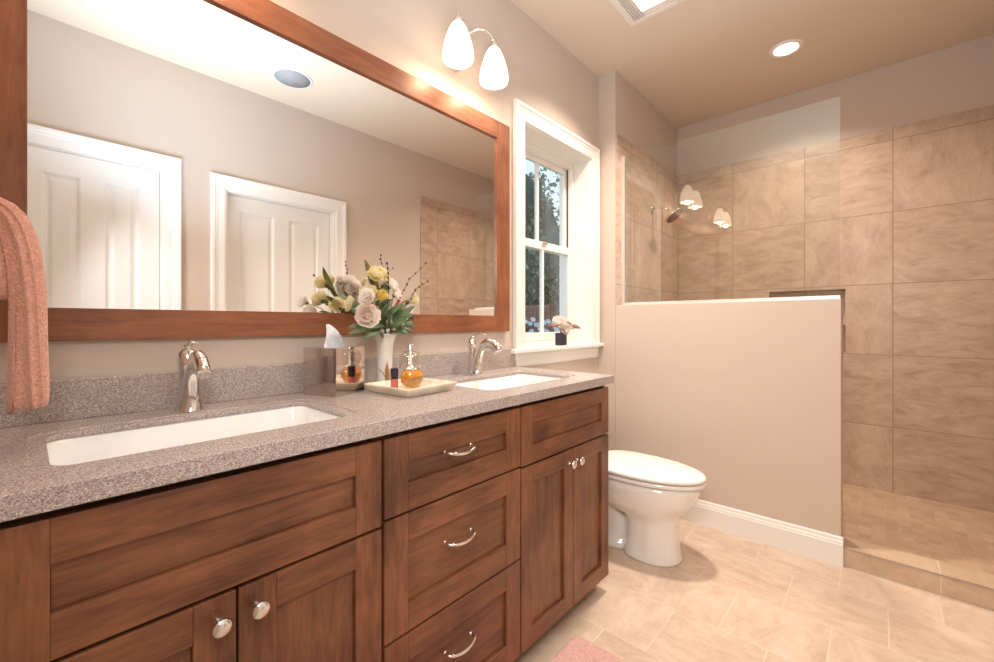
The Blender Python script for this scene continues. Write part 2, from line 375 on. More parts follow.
struct('trim_3', MB().box(W_ - .0015, W_ + .004, M_ + .011, PY, .0805, .0862), EDGE, 'thin metal edge strip on the shower curb', 'trim')
# baseboards
def baseboard(name, p0, p1, nrm, label):
    p0, p1, nrm = Vector(p0), Vector(p1), Vector(nrm)
    prof = [(0, 0), (.015, 0), (.015, .100), (.0125, .106), (.0125, .112), (.009, .118), (.0075, .130), (.004, .136), (0, .136)]
    m = MB(); m.rings([[p + nrm * a + Vector((0, 0, b)) for a, b in prof] for p in (p0, p1)], smooth=False)
    return struct(name, m, TRIM, label, 'baseboard')
baseboard('baseboard_back', (W_, 0, 0), (W_, PY - .008, 0), (-1, 0, 0), 'white baseboard along the half wall beside the toilet')
baseboard('baseboard_left', (1.68, 0, 0), (W_ - .015, 0, 0), (0, -1, 0), 'white baseboard behind the toilet')
baseboard('baseboard_right', (.662, M_, 0), (.823, M_, 0), (0, 1, 0), 'white baseboard between the two doors')
baseboard('baseboard_right_far', (1.793, M_, 0), (W_ - .001, M_, 0), (0, 1, 0), 'white baseboard between the second door and the shower')

# ------------------------------------------------------------------ casing helper (moulded door/window surround)
CP = [(0, .0), (0, .012), (.012, .016), (.050, .016), (.056, .019), (.066, .019), (.072, .024), (.090, .024), (.0945, .020), (.0945, 0)]
def casing(x0, x1, zt, zb, y, sgn, width=.0945, scale=1.0):
    """around an opening x0..x1 up to zt; sgn = direction the moulding stands out in y"""
    m = MB(); k = width / .0945
    def ring(cx, cz, ox, oz): return [(cx + ox * a * k, y + sgn * b * scale, cz + oz * a * k) for a, b in CP]
    m.rings([ring(x0, zb, -1, 0), ring(x0, zt, -1, 1), ring(x1, zt, 1, 1), ring(x1, zb, 1, 0)], smooth=False)
    return m

# ------------------------------------------------------------------ window
win = empty('window_1', ((wx0 + wx1) / 2, 0, wz0), 'white double-hung window with deep jambs above the counter end', 'window', kind='structure')
casing(wx0, wx1, wz1, wz0, -.0, -1, .086).build('casing', TRIM, win)
m = MB(); m.box(wx0 - .125, wx1 + .135, -.042, 0, wz0 - .018, wz0 + .004); m.box(wx0, wx1, 0, .118, wz0 - .018, wz0 + .004)
m.build('stool', TRIM, win, bevel=.004)
m = MB(); za, zb_ = wz0 - .018, .912
pr_ = [(0, 0), (.010, 0), (.016, .012), (.016, .070), (.020, .078), (.022, 0.085), (0, .085)]
m.rings([[(x + sx * (b / .085) * .018, -a, zb_ + b * (za - zb_) / .085) for a, b in pr_] for x, sx in ((wx0 - .072, -1), (wx1 + .062, 1))], smooth=False)
m.build('apron', TRIM, win)
m = MB(); jw = .012
m.box(wx0, wx0 + jw, 0, .2, wz0 + .004, wz1).box(wx1 - jw, wx1, 0, .2, wz0 + .004, wz1).box(wx0 + jw, wx1 - jw, 0, .2, wz1 - jw, wz1)
m.build('jamb', TRIM, win)
# window unit frame (deep behind), with a step and dark weather strip
fx0, fx1, fz0, fz1 = wx0 + jw, wx1 - jw, wz0 + .004, wz1 - jw
m = MB(); m.box(fx0, fx0 + .02, .118, .22, fz0, fz1).box(fx1 - .02, fx1, .118, .22, fz0, fz1).box(fx0 + .02, fx1 - .02, .118, .22, fz1 - .03, fz1).box(fx0 + .02, fx1 - .02, .118, .22, fz0 - .02, fz0 + .025)
m.build('unit_frame', TRIM, win, bevel=.002)
m = MB(); m.box(fx1 - .0245, fx1 - .0205, .150, .158, 1.64, fz1 - .03).box(fx0 + .0205, fx0 + .0245, .150, .158, 1.64, fz1 - .03)
m.build('weather_strip', mat('dark_strip', (.05, .05, .055), .6), win)
def sash(y0, y1, z0, z1, st, rb, rt, name):
    a, b = fx0 + .02, fx1 - .02
    f = MB().box(a, a + st, y0, y1, z0, z1).box(b - st, b, y0, y1, z0, z1).box(a + st, b - st, y0, y1, z0, z0 + rb).box(a + st, b - st, y0, y1, z1 - rt, z1)
    o = f.build(name, TRIM, win, bevel=.004)
    c = (a + b) / 2; ym = (y0 + y1) / 2
    MB().box(c - .009, c + .009, ym - .010, ym + .010, z0 + rb, z1 - rt).build('muntin', TRIM, o)
    MB().box(a + st, b - st, ym - .002, ym + .002, z0 + rb, z1 - rt).build('pane', WGLASS, o)
    return o
sash(.122, .150, fz0 + .0255, 1.635, .034, .050, .048, 'lower_sash')
sash(.160, .188, 1.590, fz1 - .0305, .030, .045, .035, 'upper_sash')
MB().box(2.09, 2.14, .108, .122, 1.618, 1.634).build('sash_lock', NICKEL, win, bevel=.003)

# ------------------------------------------------------------------ doors in the wall opposite
def door(name, x0, x1, zt, ycase, yleaf, panels, label, caw):
    r = empty(name, ((x0 + x1) / 2, M_, 0), label, 'door', kind='structure')
    casing(x0, x1, zt, 0, M_, 1, caw).build('casing', DOORP if name == 'door_1' else TRIM, r)
    MB().box(x0, x0 + .012, M_ - .12, M_, 0, zt).box(x1 - .012, x1, M_ - .12, M_, 0, zt).box(x0 + .012, x1 - .012, M_ - .12, M_, zt - .012, zt).build('jamb', TRIM, r)
    a, b, t = x0 + .014, x1 - .014, zt - .014
    m = MB(); xs = [a] + [v for p in panels for v in p] + [b]
    zz = [(.22, .86), (1.02, panels_top[name])]
    y1 = yleaf; y0 = yleaf - .035
    for i in range(0, len(xs), 2): m.box(xs[i], xs[i + 1], y0, y1, .01, t)
    for p in panels:
        m.box(p[0], p[1], y0, y1, .01, zz[0][0]).box(p[0], p[1], y0, y1, zz[0][1], zz[1][0]).box(p[0], p[1], y0, y1, zz[1][1], t)
    leaf = m.build('leaf', DOORP if name == 'door_1' else TRIM, r)
    for p in panels:
        for q in zz:
            m = MB()
            rg = lambda i, y: [(p[0] + i, y, q[0] + i), (p[1] - i, y, q[0] + i), (p[1] - i, y, q[1] - i), (p[0] + i, y, q[1] - i)]
            m.rings([rg(0, y1), rg(.008, y1 - .006), rg(.014, y1 - .013), rg(.024, y1 - .013), rg(.042, y1 - .004), rg(.044, y1 - .004)], cap=(False, True), smooth=False)
            m.build('panel', DOORP if name == 'door_1' else TRIM, leaf)
    kx = b - .06 if name == 'door_1' else a + .06
    km = Matrix.Rotation(R(-90), 3, 'X')
    MB().lathe([(.028, 0), (.028, .004), (.012, .008), (.011, .03), (.024, .036), (.028, .05), (.022, .062), (.004, .066)], (kx, yleaf, .93), 20, mtx=km).build('knob', NICKEL, leaf)
    return r
panels_top = {'door_1': 1.955, 'door_2': 1.935}
door('door_1', d1[0], d1[1], d1[2], M_, M_ - .004, [(.055, .205), (.306, .460)], 'white panelled door reflected at the left of the mirror', .0945)
door('door_2', d2[0], d2[1], d2[2], M_, M_ - .07, [(1.02, 1.255), (1.36, 1.595)], 'white panelled door set deep in its frame, reflected mid mirror', .090)

# ------------------------------------------------------------------ shower glass and its channels
sg = empty('glass_screen', (W_ + .07, -.70, PZ), 'clear frameless glass panel standing on the beige half wall', 'glass panel')
gx = W_ + .075
MB().box(gx - .005, gx + .005, -1.257, -.142, PZ + .006, 2.237).build('pane', GLASS, sg)
MB().box(gx - .011, gx - .0055, -1.257, -.134, PZ, PZ + .018).box(gx + .0055, gx + .011, -1.257, -.134, PZ, PZ + .018).box(gx - .0055, gx + .0055, -1.257, -.134, PZ, PZ + .0055).build('bottom_channel', ALU, sg)
MB().box(gx - .011, gx - .0055, -.155, -.1335, PZ + .018, 2.237).box(gx + .0055, gx + .011, -.155, -.1335, PZ + .018, 2.237).box(gx - .0055, gx + .0055, -.1415, -.1335, PZ + .018, 2.237).build('wall_channel', ALU, sg)

# ------------------------------------------------------------------ vanity
FY = -.540; CY = -.520; ZT = .868; ZB = .068; CT = .918; CTB = .884
def shaker(mb, x0, x1, z0, z1, st, horiz):
    """frame-and-panel front; slots: 0 upright grain, 1 along grain, 2 panel"""
    yb = CY - .001
    mb.mi = 0; mb.box(x0, x0 + st, FY, yb, z0, z1).box(x1 - st, x1, FY, yb, z0, z1)
    mb.mi = 1; mb.box(x0 + st, x1 - st, FY, yb, z1 - st, z1).box(x0 + st, x1 - st, FY, yb, z0, z0 + st)
    mb.mi = 2; mb.box(x0 + st, x1 - st, FY + .010, yb, z0 + st, z1 - st)
    return mb
def front(name, cab, x0, x1, z0, z1, st=.065):
    h = name != 'door'
    return shaker(MB(), x0, x1, z0, z1, st, h).build(name, [WOODZ, WOODX, PANX if h else PANZ], cab, bevel=.0014, seg=2)
def knob(par, x, z):
    km = Matrix.Rotation(R(90), 3, 'X')
    m = MB(); m.lathe([(.008, 0), (.0085, .002), (.0055, .005), (.005, .012), (.009, .0155), (.0145, .019), (.016, .0225), (.0145, .026), (.008, .0285), (.002, .029)], (x, FY, z), 20, mtx=km)
    return m.build('knob', CHROME, par)
def pull(par, x, z):
    m = MB(); hw = .048
    pts = [(x - hw, FY - .001, z), (x - hw, FY - .016, z - .001), (x - hw + .007, FY - .022, z - .0025)]
    for k in range(1, 8):
        t = -1 + 2 * k / 8; pts.append((x + t * (hw - .007), FY - .022 - .006 * (1 - t * t), z - .0025 - .005 * (1 - t * t)))
    pts += [(x + hw - .007, FY - .022, z - .0025), (x + hw, FY - .016, z - .001), (x + hw, FY - .001, z)]
    m.tube(pts, [.005, .0042, .0038] + [.0034 + .0018 * math.sin(PI * k / 8) for k in range(1, 8)] + [.0038, .0042, .005], 10)
    for sx in (-1, 1): m.lathe([(.006, 0), (.006, .0015), (.0045, .003)], (x + sx * hw, FY, z), 14, mtx=Matrix.Rotation(R(90), 3, 'X'))
    return m.build('pull_handle', CHROME, par)
def cabinet(x0, x1, label):
    c = empty('vanity_cabinet', ((x0 + x1) / 2, -.26, 0), label, 'cabinet', 'maple cabinet units of the double vanity')
    m = MB(); m.box(x0, x1, CY, -.002, ZB, .878) if False else None
    m.box(x0, x0 + .018, CY, -.002, ZB - .003, .8835).box(x1 - .018, x1, CY, -.002, ZB - .003, .8835).box(x0 + .018, x1 - .018, CY, -.002, ZB - .003, ZB + .012)
    m.box(x0 + .018, x1 - .018, -.014, -.002, ZB + .012, .8835)
    m.mi = 1; m.box(x0 + .018, x1 - .018, CY, CY + .018, .80, .8835).box(x0 + .018, x1 - .018, CY, CY + .018, .655, .69).box(x0 + .018, x0 + .04, CY, CY + .018, ZB + .012, .80).box(x1 - .04, x1 - .018, CY, CY + .018, ZB + .012, .80)
    m.build('carcass', [PANZ, GAP], c)
    MB().box(x0, x1, -.445, -.43, 0, ZB - .003).build('toe_kick', TOE, c)
    return c
XA, XB, XC, XD = -.045, .557, 1.071, 1.668
g = .0025
c1 = cabinet(XA, XB, 'maple sink cabinet nearest the camera, with a wide false front over two doors')
front('drawer_front', c1, XA + g, XB - g, .668, ZT)
a = front('door', c1, XA + g, .256 - g * .8, ZB, .661); b = front('door', c1, .256 + g * .8, XB - g, ZB, .661)
knob(a, .226, .617); knob(b, .288, .617)
c2 = cabinet(XB, XC, 'middle maple cabinet with a stack of three drawers and curved pulls')
for z0, z1, hz in ((.679, ZT, .797), (.383, .673, .556), (ZB, .377, .262)):
    d = front('drawer', c2, XB + g + .003, XC - g, z0, z1, .068); pull(d, .797, hz)
c3 = cabinet(XC, XD, 'maple sink cabinet beside the toilet, with two tall doors')
front('drawer_front', c3, XC + g, XD - .001, .674, ZT, .06)
a = front('door', c3, XC + g, 1.386 - g * .8, ZB, .667, .06); b = front('door', c3, 1.386 + g * .8, XD - .001, ZB, .667, .06)
knob(a, 1.357, .617); knob(b, 1.412, .617)
MB().box(XN + .001, XA - .0005, CY, -.002, 0, .8835).build('filler_panel', WOODZ, c1)

# ---- worktop with two basin cut-outs
CX0, CX1, CF = XN + .001, 1.682, -.559
top = MB().box(CX0, CX1, CF, -.001, CTB, CT).build('countertop', STONE)
S1 = (.026, .534, -.441, -.158); S2 = (1.040, 1.548, -.441, -.158)
cs = []
for s in (S1, S2):
    cs.append(MB().rings([rrect(s[0] - .024, s[1] + .028, s[2] - .012, s[3] + .026, .05, z, 8) for z in (CT - .003, CT + .02)], smooth=False))
for s in (S1, S2):   # thinner slab around each basin, so the bowl sits close under the top
    cs.append(MB().rings([rrect(s[0] - .028, s[1] + .028, s[2] - .028, s[3] + .028, .06, z, 8) for z in (CTB - .02, CT - .014)], smooth=False))
for s in (S1, S2):
    cs.append(MB().rings([rrect(*s, .035, z, 8) for z in (CTB - .02, CT + .02)], smooth=False))
cut(top, cs)
q = top.modifiers.new('b', 'BEVEL'); q.width = .003; q.segments = 3; q.limit_method = 'ANGLE'; q.angle_limit = R(50)
tag(top, 'speckled grey-brown solid surface countertop running over the three cabinets', 'countertop')
top_bs = MB().box(CX0, 1.673, -.020, -.001, CT, 1.012).build('backsplash', STONE, top, bevel=.002)
def basin(s, label):
    r = empty('sink', ((s[0] + s[1]) / 2, (s[2] + s[3]) / 2, CTB - .15), label, 'sink', 'white undermount sinks')
    e = -.004; z = CT - .0148
    def rg(i, zz, rr=.038): return rrect(s[0] + i, s[1] - i, s[2] + i, s[3] - i, max(rr, .01), zz, 8)
    m = MB()
    m.rings([rg(-.018, z - .010, .06), rg(-.018, z, .06), rg(e, z, .048), rg(e + .003, z - .004, .05), rg(.004, z - .05), rg(.014, z - .10, .045), rg(.03, z - .125, .05), rg(.06, z - .136, .05), rg(.10, z - .140, .02)], cap=(False, True))
    b = m.build('basin', BASIN, r)
    MB().lathe([(.024, .0), (.024, .003), (.018, .004), (.016, .001), (.002, .001)], ((s[0] + s[1]) / 2, (s[2] + s[3]) / 2, z - .1395), 20).build('drain', CHROME, r)
    return r
basin(S1, 'white rectangular undermount sink in front of the nearer faucet')
basin(S2, 'white rectangular undermount sink near the window, beyond the tray')

# ---- faucets
def faucet(x, y):
    r = empty('faucet', (x, y, CT))
    n = 20
    m = MB()   # body sweeping into the spout
    P = [(-.004, .0005, .029, .027), (-.004, .006, .0275, .025), (-.006, .03, .024, .021), (-.011, .06, .0205, .017), (-.018, .09, .0175, .014), (-.028, .115, .0155, .0125), (-.045, .138, .0155, .0115),
         (-.068, .152, .0175, .0115), (-.092, .153, .0195, .0125), (-.113, .143, .0205, .0135), (-.128, .127, .0205, .0135), (-.134, .113, .0200, .0130)]
    pts = [(x, y + p[0], CT + (p[1] * .88 if p[1] > .01 else p[1])) for p in P]
    m.tube(pts, [(p[2] * 1.27, p[3] * 1.2) for p in P], n, up=(0, 1, .3) if False else None)
    m.build('spout', CHROME, r)
    m = MB()   # valve column behind, with a domed top
    m.lathe([(.021, .0005), (.0195, .02), (.0175, .07), (.0185, .098), (.0215, .113), (.0230, .128), (.0210, .143), (.014, .153), (.007, .157)], (x, y + .018, CT), n)
    m.build('valve_column', CHROME, r)
    m = MB()
    m.lathe([(.009, .0), (.008, .008), (.010, .014), (.006, .019)], (x, y + .012, CT + .150), 14)
    m.tube([(x, y + .018, CT + .158), (x, y + .004, CT + .168), (x, y - .022, CT + .174), (x, y - .048, CT + .175), (x, y - .066, CT + .172)], [(.006, .005), (.0075, .0045), (.009, .0035), (.0105, .003), (.008, .0025)], 12)
    m.build('lever', CHROME, r)
    MB().box(x - .008, x + .008, y - .032, y - .026, CT + .001, CT + .014).build('base_notch', CHROME, r, bevel=.001)
    return r
tag(faucet(.281, -.085), 'chrome single-lever faucet behind the sink nearest the towel', 'faucet', 'chrome vanity faucets')
tag(faucet(1.318, -.085), 'chrome single-lever faucet behind the sink near the window', 'faucet', 'chrome vanity faucets')

# ------------------------------------------------------------------ mirror
mo = (-.092, 1.626, 1.100, 2.124); mi = (.002, 1.532, 1.176, 2.039)
mr = empty('wall_mirror', (.77, 0, mo[2]), 'large wall mirror in a wide reddish-brown wooden frame', 'mirror')
MB().box(mi[0] - .004, mi[1] + .004, -.011, -.006, mi[2] - .004, mi[3] + .004).build('mirror_glass', MIRROR, mr)
for z0, z1 in ((mo[2], mi[2]), (mi[3], mo[3])): MB().box(mi[0], mi[1], -.022, -.001, z0, z1).build('frame_rail', FRX, mr, bevel=.0015)
for x0, x1 in ((mo[0], mi[0]), (mi[1], mo[1])): MB().box(x0, x1, -.022, -.001, mo[2], mo[3]).build('frame_stile', FRZ, mr, bevel=.0015)

# ------------------------------------------------------------------ wall sconces
SHADE = mat('glowing_frosted_glass', (0.9, 0.85, 0.78), 0.4, emis=((1.0, 0.78, 0.56), 2.6))
def sconce(x):
    z = 2.318
    r = empty('wall_sconce', (x, 0, z))
    MB().lathe([(.001, .0), (.062, .0), (.062, .006), (.054, .014), (.03, .020), (.012, .024), (.003, .025)], (x, -.001, z + .012), 28, sy=1.0, mtx=Matrix.Rotation(R(90), 3, 'X') @ Matrix.Diagonal((.75, 1.25, 1))).build('backplate', CHROME, r)
    for s in (-1, 1):
        sx = x + s * .107; sy = -.14
        a = [(x + s * .004, -.018, z + .0)]
        for k in range(1, 15):
            t = k / 14; ang = PI * t
            a.append((x + s * .107 * (t * .55 + .45 * (1 - math.cos(ang)) / 2), -.018 - .122 * (t * .4 + .6 * (1 - math.cos(ang)) / 2), z + .085 * math.sin(ang) ** .9 + .055 * t))
        arm = MB().tube(a, .0055, 10).build('arm', CHROME, r)
        zt = z + .055
        MB().lathe([(.005, .004), (.012, .002), (.017, -.008), (.020, -.024), (.019, -.027)], (sx, sy, zt), 18).build('cap', CHROME, r)
        sh = MB().lathe([(.018, -.023), (.028, -.036), (.038, -.056), (.049, -.086), (.058, -.118), (.0625, -.146), (.0632, -.164), (.061, -.174), (.058, -.174), (.060, -.160), (.055, -.118), (.036, -.060), (.016, -.028)], (sx, sy, zt), 28, cap=(False, False)).build('shade', SHADE, r)
        MB().ball((sx, sy, zt - .125), .026, 14, 8, (1, 1, 1.25)).build('bulb', emit('bulb_glow', (1, .84, .64), 4), r) if s == -1 and 'bulb_glow' not in bpy.data.materials else MB().ball((sx, sy, zt - .125), .026, 14, 8, (1, 1, 1.25)).build('bulb', bpy.data.materials['bulb_glow'], r)
        L = light('sconce_glow', 'POINT', (sx, sy, zt - .172), 2.0, WARM, .02); L.parent = r; L.location = Vector((sx, sy, zt - .172)) - Vector(r.location)
    MB().tube([(x, -.02, z - .05), (x, -.045, z - .07), (x, -.05, z - .08)], [.005, .006, .002], 10).build('finial', CHROME, r)
    return r
tag(sconce(1.272), 'chrome two-arm wall lamp with glowing white shades, beside the window', 'wall lamp', 'two-arm wall lamps above the mirror')
tag(sconce(.255), 'chrome two-arm wall lamp above the nearer sink, seen only reflected in the shower glass', 'wall lamp', 'two-arm wall lamps above the mirror')

# ------------------------------------------------------------------ ceiling fittings
fan = empty('exhaust_fan', (2.07, -.55, CEIL), 'square ceiling exhaust fan with slatted grille around a lit lens', 'exhaust fan')
FW = mat('fan_plastic', (.78, .70, .62), .4)
fx, fy, fh = 2.07, -.55, .172
MB().box(fx - fh, fx + fh, fy - fh, fy - fh + .03, CEIL - .014, CEIL).box(fx - fh, fx + fh, fy + fh - .03, fy + fh, CEIL - .014, CEIL).box(fx - fh, fx - fh + .03, fy - fh + .03, fy + fh - .03, CEIL - .014, CEIL).box(fx + fh - .03, fx + fh, fy - fh + .03, fy + fh - .03, CEIL - .014, CEIL).build('grille_frame', FW, fan, bevel=.004)
m = MB()
for s in (-1, 1):
    for k in range(6):
        y = fy + s * (.080 + k * .0115); m.box(fx - fh + .03, fx + fh - .03, y - .0028, y + .0028, CEIL - .013, CEIL - .003)
m.box(fx - fh + .03, fx - .088, fy - .074, fy + .074, CEIL - .013, CEIL - .003).box(fx + .088, fx + fh - .03, fy - .074, fy + .074, CEIL - .013, CEIL - .003)
m.build('grille_slats', FW, fan)
MB().box(fx - fh + .03, fx + fh - .03, fy - fh + .03, fy + fh - .03, CEIL - .002, CEIL - .0005).build('fan_shade_sheet', mat('hollow_shade', (.12, .07, .04), .8), fan)  # flat dark sheet: shade of the hollow behind the slats, as colour
MB().box(fx - .085, fx + .085, fy - .072, fy + .072, CEIL - .022, CEIL - .003).build('light_lens', emit('fan_lens_glow', (1, .90, .76), 5), fan, bevel=.004)
can = empty('recessed_light', (3.055, -.981, CEIL), 'round recessed ceiling light over the shower', 'ceiling light')
MB().lathe([(.062, -.0005), (.064, -.006), (.083, -.006), (.088, -.0005)], (3.055, -.981, CEIL), 40, cap=(False, False)).build('trim_ring', mat('can_trim', (.85, .76, .66), .35), can)
MB().lathe([(.001, -.003), (.0635, -.003), (.0635, -.001), (.001, -.001)], (3.055, -.981, CEIL), 40).build('lens', emit('can_glow', (1, .93, .82), 6), can)
spk = empty('ceiling_speaker', (1.205, -1.56, CEIL), 'flush round grey ceiling speaker, reflected in the mirror', 'speaker')
MB().lathe([(.108, -.0005), (.110, -.006), (.122, -.006), (.126, -.0005)], (1.205, -1.56, CEIL), 40, cap=(False, False)).build('rim', mat('speaker_rim', (.62, .62, .62), .4), spk)
MB().lathe([(.001, -.005), (.109, -.0045), (.109, -.001), (.001, -.001)], (1.205, -1.56, CEIL), 40).build('grille', mat('speaker_grille', (.33, .33, .34), .6, bump=(900, .8, .001)), spk)

# ------------------------------------------------------------------ shower head
sx = 3.14; sh = empty('shower_head', (sx, -.133, 1.99), 'chrome shower head on a curved arm, seen through the glass', 'shower head')
MB().lathe([(.030, 0), (.030, .004), (.018, .012), (.012, .014)], (sx, -.134, 1.99), 24, mtx=Matrix.Rotation(R(90), 3, 'X')).build('flange', CHROME, sh)
MB().tube([(sx, -.14, 1.99), (sx, -.18, 1.995), (sx, -.225, 1.985), (sx, -.262, 1.955)], .0085, 12).build('arm', CHROME, sh)
hm = Matrix.Rotation(R(-38), 3, 'X')
MB().lathe([(.012, .0), (.016, -.012), (.016, -.024), (.034, -.034), (.066, -.046), (.071, -.056), (.069, -.062)], (sx, -.262, 1.962), 28, mtx=hm).build('head', CHROME, sh)
MB().lathe([(.066, -.0625), (.066, -.064), (.02, -.065), (.001, -.065)], (sx, -.262, 1.962), 28, mtx=hm).build('spray_face', mat('dark_rubber', (.10, .09, .10), .5), sh)

# ------------------------------------------------------------------ toilet
TX = 2.085
t = empty('toilet', (TX, -.40, 0), 'white elongated toilet with closed lid beside the vanity', 'toilet')
def oval(cy, hw, fl, bl, z, n=40, pw=2.0, hb=None):
    """egg outline: half width hw, fl forward (towards -y) and bl back of cy"""
    o = []
    for k in range(n):
        a = 2 * PI * k / n; c, s_ = math.cos(a), math.sin(a)
        ex = 2 / pw if s_ > 0 else 1.0
        x = (abs(c) ** ex) * (1 if c > 0 else -1) * hw
        y = (abs(s_) ** ex) * (bl if s_ > 0 else -fl)
        o.append((TX + x, cy + y, z))
    return o
m = MB()   # bowl and front pedestal in one casting
m.rings([oval(-.565, .122, .135, .13, 0.0005, pw=3), oval(-.565, .122, .135, .13, .012, pw=3), oval(-.565, .113, .128, .125, .035, pw=3), oval(-.565, .107, .122, .12, .10, pw=3), oval(-.565, .105, .120, .12, .165, pw=3),
         oval(-.565, .110, .126, .14, .198, pw=2.8), oval(-.53, .130, .165, .19, .222, pw=2.6), oval(-.51, .152, .215, .23, .255, pw=2.6), oval(-.49, .168, .275, .24, .30, pw=2.6), oval(-.475, .176, .304, .235, .345, pw=2.7), oval(-.475, .179, .316, .235, .379, pw=2.8)])
m.build('bowl', PORC, t)
m = MB()
m.rings([oval(-.30, .108, .19, .25, .0005, pw=4), oval(-.30, .108, .19, .25, .020, pw=4), oval(-.30, .088, .18, .24, .034, pw=4), oval(-.30, .074, .17, .24, .07, pw=4), oval(-.27, .072, .16, .24, .20, pw=4), oval(-.20, .10, .15, .17, .29, pw=4), oval(-.17, .16, .15, .15, .35, pw=4), oval(-.15, .17, .13, .135, .385, pw=5)])
m.build('trapway', PORC, t)
LZ = -.013
m = MB(); m.rings([oval(-.48, .172, .310, .215, .393 + LZ, pw=3), oval(-.48, .184, .324, .225, .397 + LZ, pw=3), oval(-.48, .185, .326, .225, .410 + LZ, pw=3), oval(-.48, .178, .318, .222, .4155 + LZ, pw=3)])
m.build('seat', PORC, t)
m = MB(); m.rings([oval(-.48, .176, .316, .222, .4185 + LZ, pw=3), oval(-.48, .185, .327, .228, .423 + LZ, pw=3), oval(-.48, .186, .328, .228, .433 + LZ, pw=3), oval(-.48, .180, .321, .224, .440 + LZ, pw=3), oval(-.48, .160, .300, .20, .445 + LZ, pw=3), oval(-.48, .08, .16, .12, .449 + LZ, pw=3)])
m.build('lid', PORC, t)
for s in (-1, 1): MB().tube([(TX + s * .075 - .02, -.238, .410), (TX + s * .075 + .02, -.238, .410)], .011, 12).build('hinge', PORC, t)
tk = MB(); tk.rings([rrect(TX - .185, TX + .185, -.195, -.018, .04, .3855, 5), rrect(TX - .20, TX + .20, -.205, -.018, .04, .45, 5), rrect(TX - .21, TX + .21, -.212, -.018, .04, .712, 5)]); tk.build('tank', PORC, t)
tk = MB(); tk.rings([rrect(TX - .215, TX + .215, -.218, -.014, .042, .713, 5), rrect(TX - .218, TX + .218, -.222, -.012, .042, .72, 5), rrect(TX - .218, TX + .218, -.222, -.012, .042, .74, 5), rrect(TX - .205, TX + .205, -.21, -.02, .04, .748, 5)]); tk.build('tank_lid', PORC, t)
MB().tube([(TX - .15, -.21, .66), (TX - .15, -.228, .66), (TX - .12, -.234, .655), (TX - .08, -.234, .65)], [.008, .006, .005, .006], 10).build('flush_lever', CHROME, t)
for s in (-1, 1): MB().ball((TX + s * .098, -.30, .030), .013, 12, 6).build('bolt_cap', PORC, t)

# ------------------------------------------------------------------ bath mat
m = MB(); bx0, bx1, by0, by1 = .50, 1.340, -1.12, -.578
rings_ = []
for k, (i, z) in enumerate(((.004, .0005), (0, .006), (.004, .014), (.015, .018))):
    rings_.append(rrect(bx0 + i, bx1 - i, by0 + i, by1 - i, .03, z, 6))
m.rings(rings_); tag(m.build('bath_mat', MAT_P), 'salmon pink bath mat on the floor in front of the drawers', 'bath mat')

# ------------------------------------------------------------------ towel on its ring
ring = empty('towel_ring', (XN, -.27, 1.44), 'polished metal towel ring on the near wall holding the salmon towel', 'towel ring')
MB().lathe([(.028, 0), (.028, .006), (.014, .012), (.009, .04)], (XN + .0005, -.27, 1.44), 20, mtx=Matrix.Rotation(R(90), 3, 'Y')).build('wall_mount', NICKEL, ring)
RX, RZ, RR = -.045, 1.372, .070
MB().tube([(RX - .075, -.27, 1.44), (RX - .03, -.27, 1.452), (RX, -.27, RZ + RR + .004)], .006, 10).build('hook', NICKEL, ring)
MB().tube([(RX, -.27 + RR * math.sin(2 * PI * k / 36), RZ + RR * math.cos(2 * PI * k / 36)) for k in range(37)], .004, 10, cap=False).build('ring', NICKEL, ring)
# the towel is draped through the ring: two hanging layers, gathered in folds
def towel_layer(mb, path, wy, ph, th):
    """path: list of (x, z, halfwidth_y scale, thickness) going along the cloth"""
    rr = []
    n = 56
    for i, (x, z, sw, tt) in enumerate(path):
        p0 = path[max(i - 1, 0)]; p1 = path[min(i + 1, len(path) - 1)]
        dx, dz = p1[0] - p0[0], p1[1] - p0[1]; L = math.hypot(dx, dz); nx, nz = dz / L, -dx / L
        ring_ = []
        for k in range(n):
            a = 2 * PI * k / n; u = math.cos(a); v = math.sin(a)
            vv = (abs(v) ** .7) * (1 if v > 0 else -1)
            f = .0055 * math.sin(u * 7.5 + ph + z * 3) + .003 * math.sin(u * 13 + ph * 2) 
            o = vv * tt / 2 + f * min(1.0, tt / .02)
            ring_.append((x + nx * o, -.27 + u * wy * sw + .0045 * math.sin(vv * 9 + ph), z + nz * o + .004 * math.sin(u * 6 + ph) * (1 if i in (0, len(path) - 1) else 0)))
        rr.append(ring_)
    mb.rings(rr)
tw = MB()
towel_layer(tw, [(.0075, .990, .9, .026), (.0070, .998, 1.0, .036), (.0055, 1.04, 1.0, .038), (.0040, 1.10, .98, .036), (.0030, 1.18, .94, .036), (-.001, 1.24, .88, .036), (-.008, 1.29, .8, .036), (-.019, 1.325, .72, .036), (-.036, 1.342, .64, .034), (-.052, 1.338, .62, .032),
                 (-.062, 1.316, .66, .032), (-.064, 1.28, .76, .034), (-.062, 1.24, .84, .036), (-.058, 1.205, .9, .034), (-.057, 1.198, .84, .022)], .068, .4, .03)
towel_layer(tw, [(-.030, 1.180, .7, .016), (-.030, 1.188, .8, .024), (-.031, 1.23, .8, .028), (-.034, 1.28, .7, .026), (-.040, 1.315, .6, .02)], .072, 2.0, .018)
towel_layer(tw, [(-.0185, .983, .62, .006), (-.0165, .995, .7, .009), (-.0135, 1.08, .75, .010), (-.012, 1.18, .75, .010), (-.016, 1.26, .6, .010)], .070, 1.1, .018)
tag(tw.build('hand_towel', TOWEL, sub=1), 'salmon pink terry hand towel hanging folded at the left edge', 'towel')

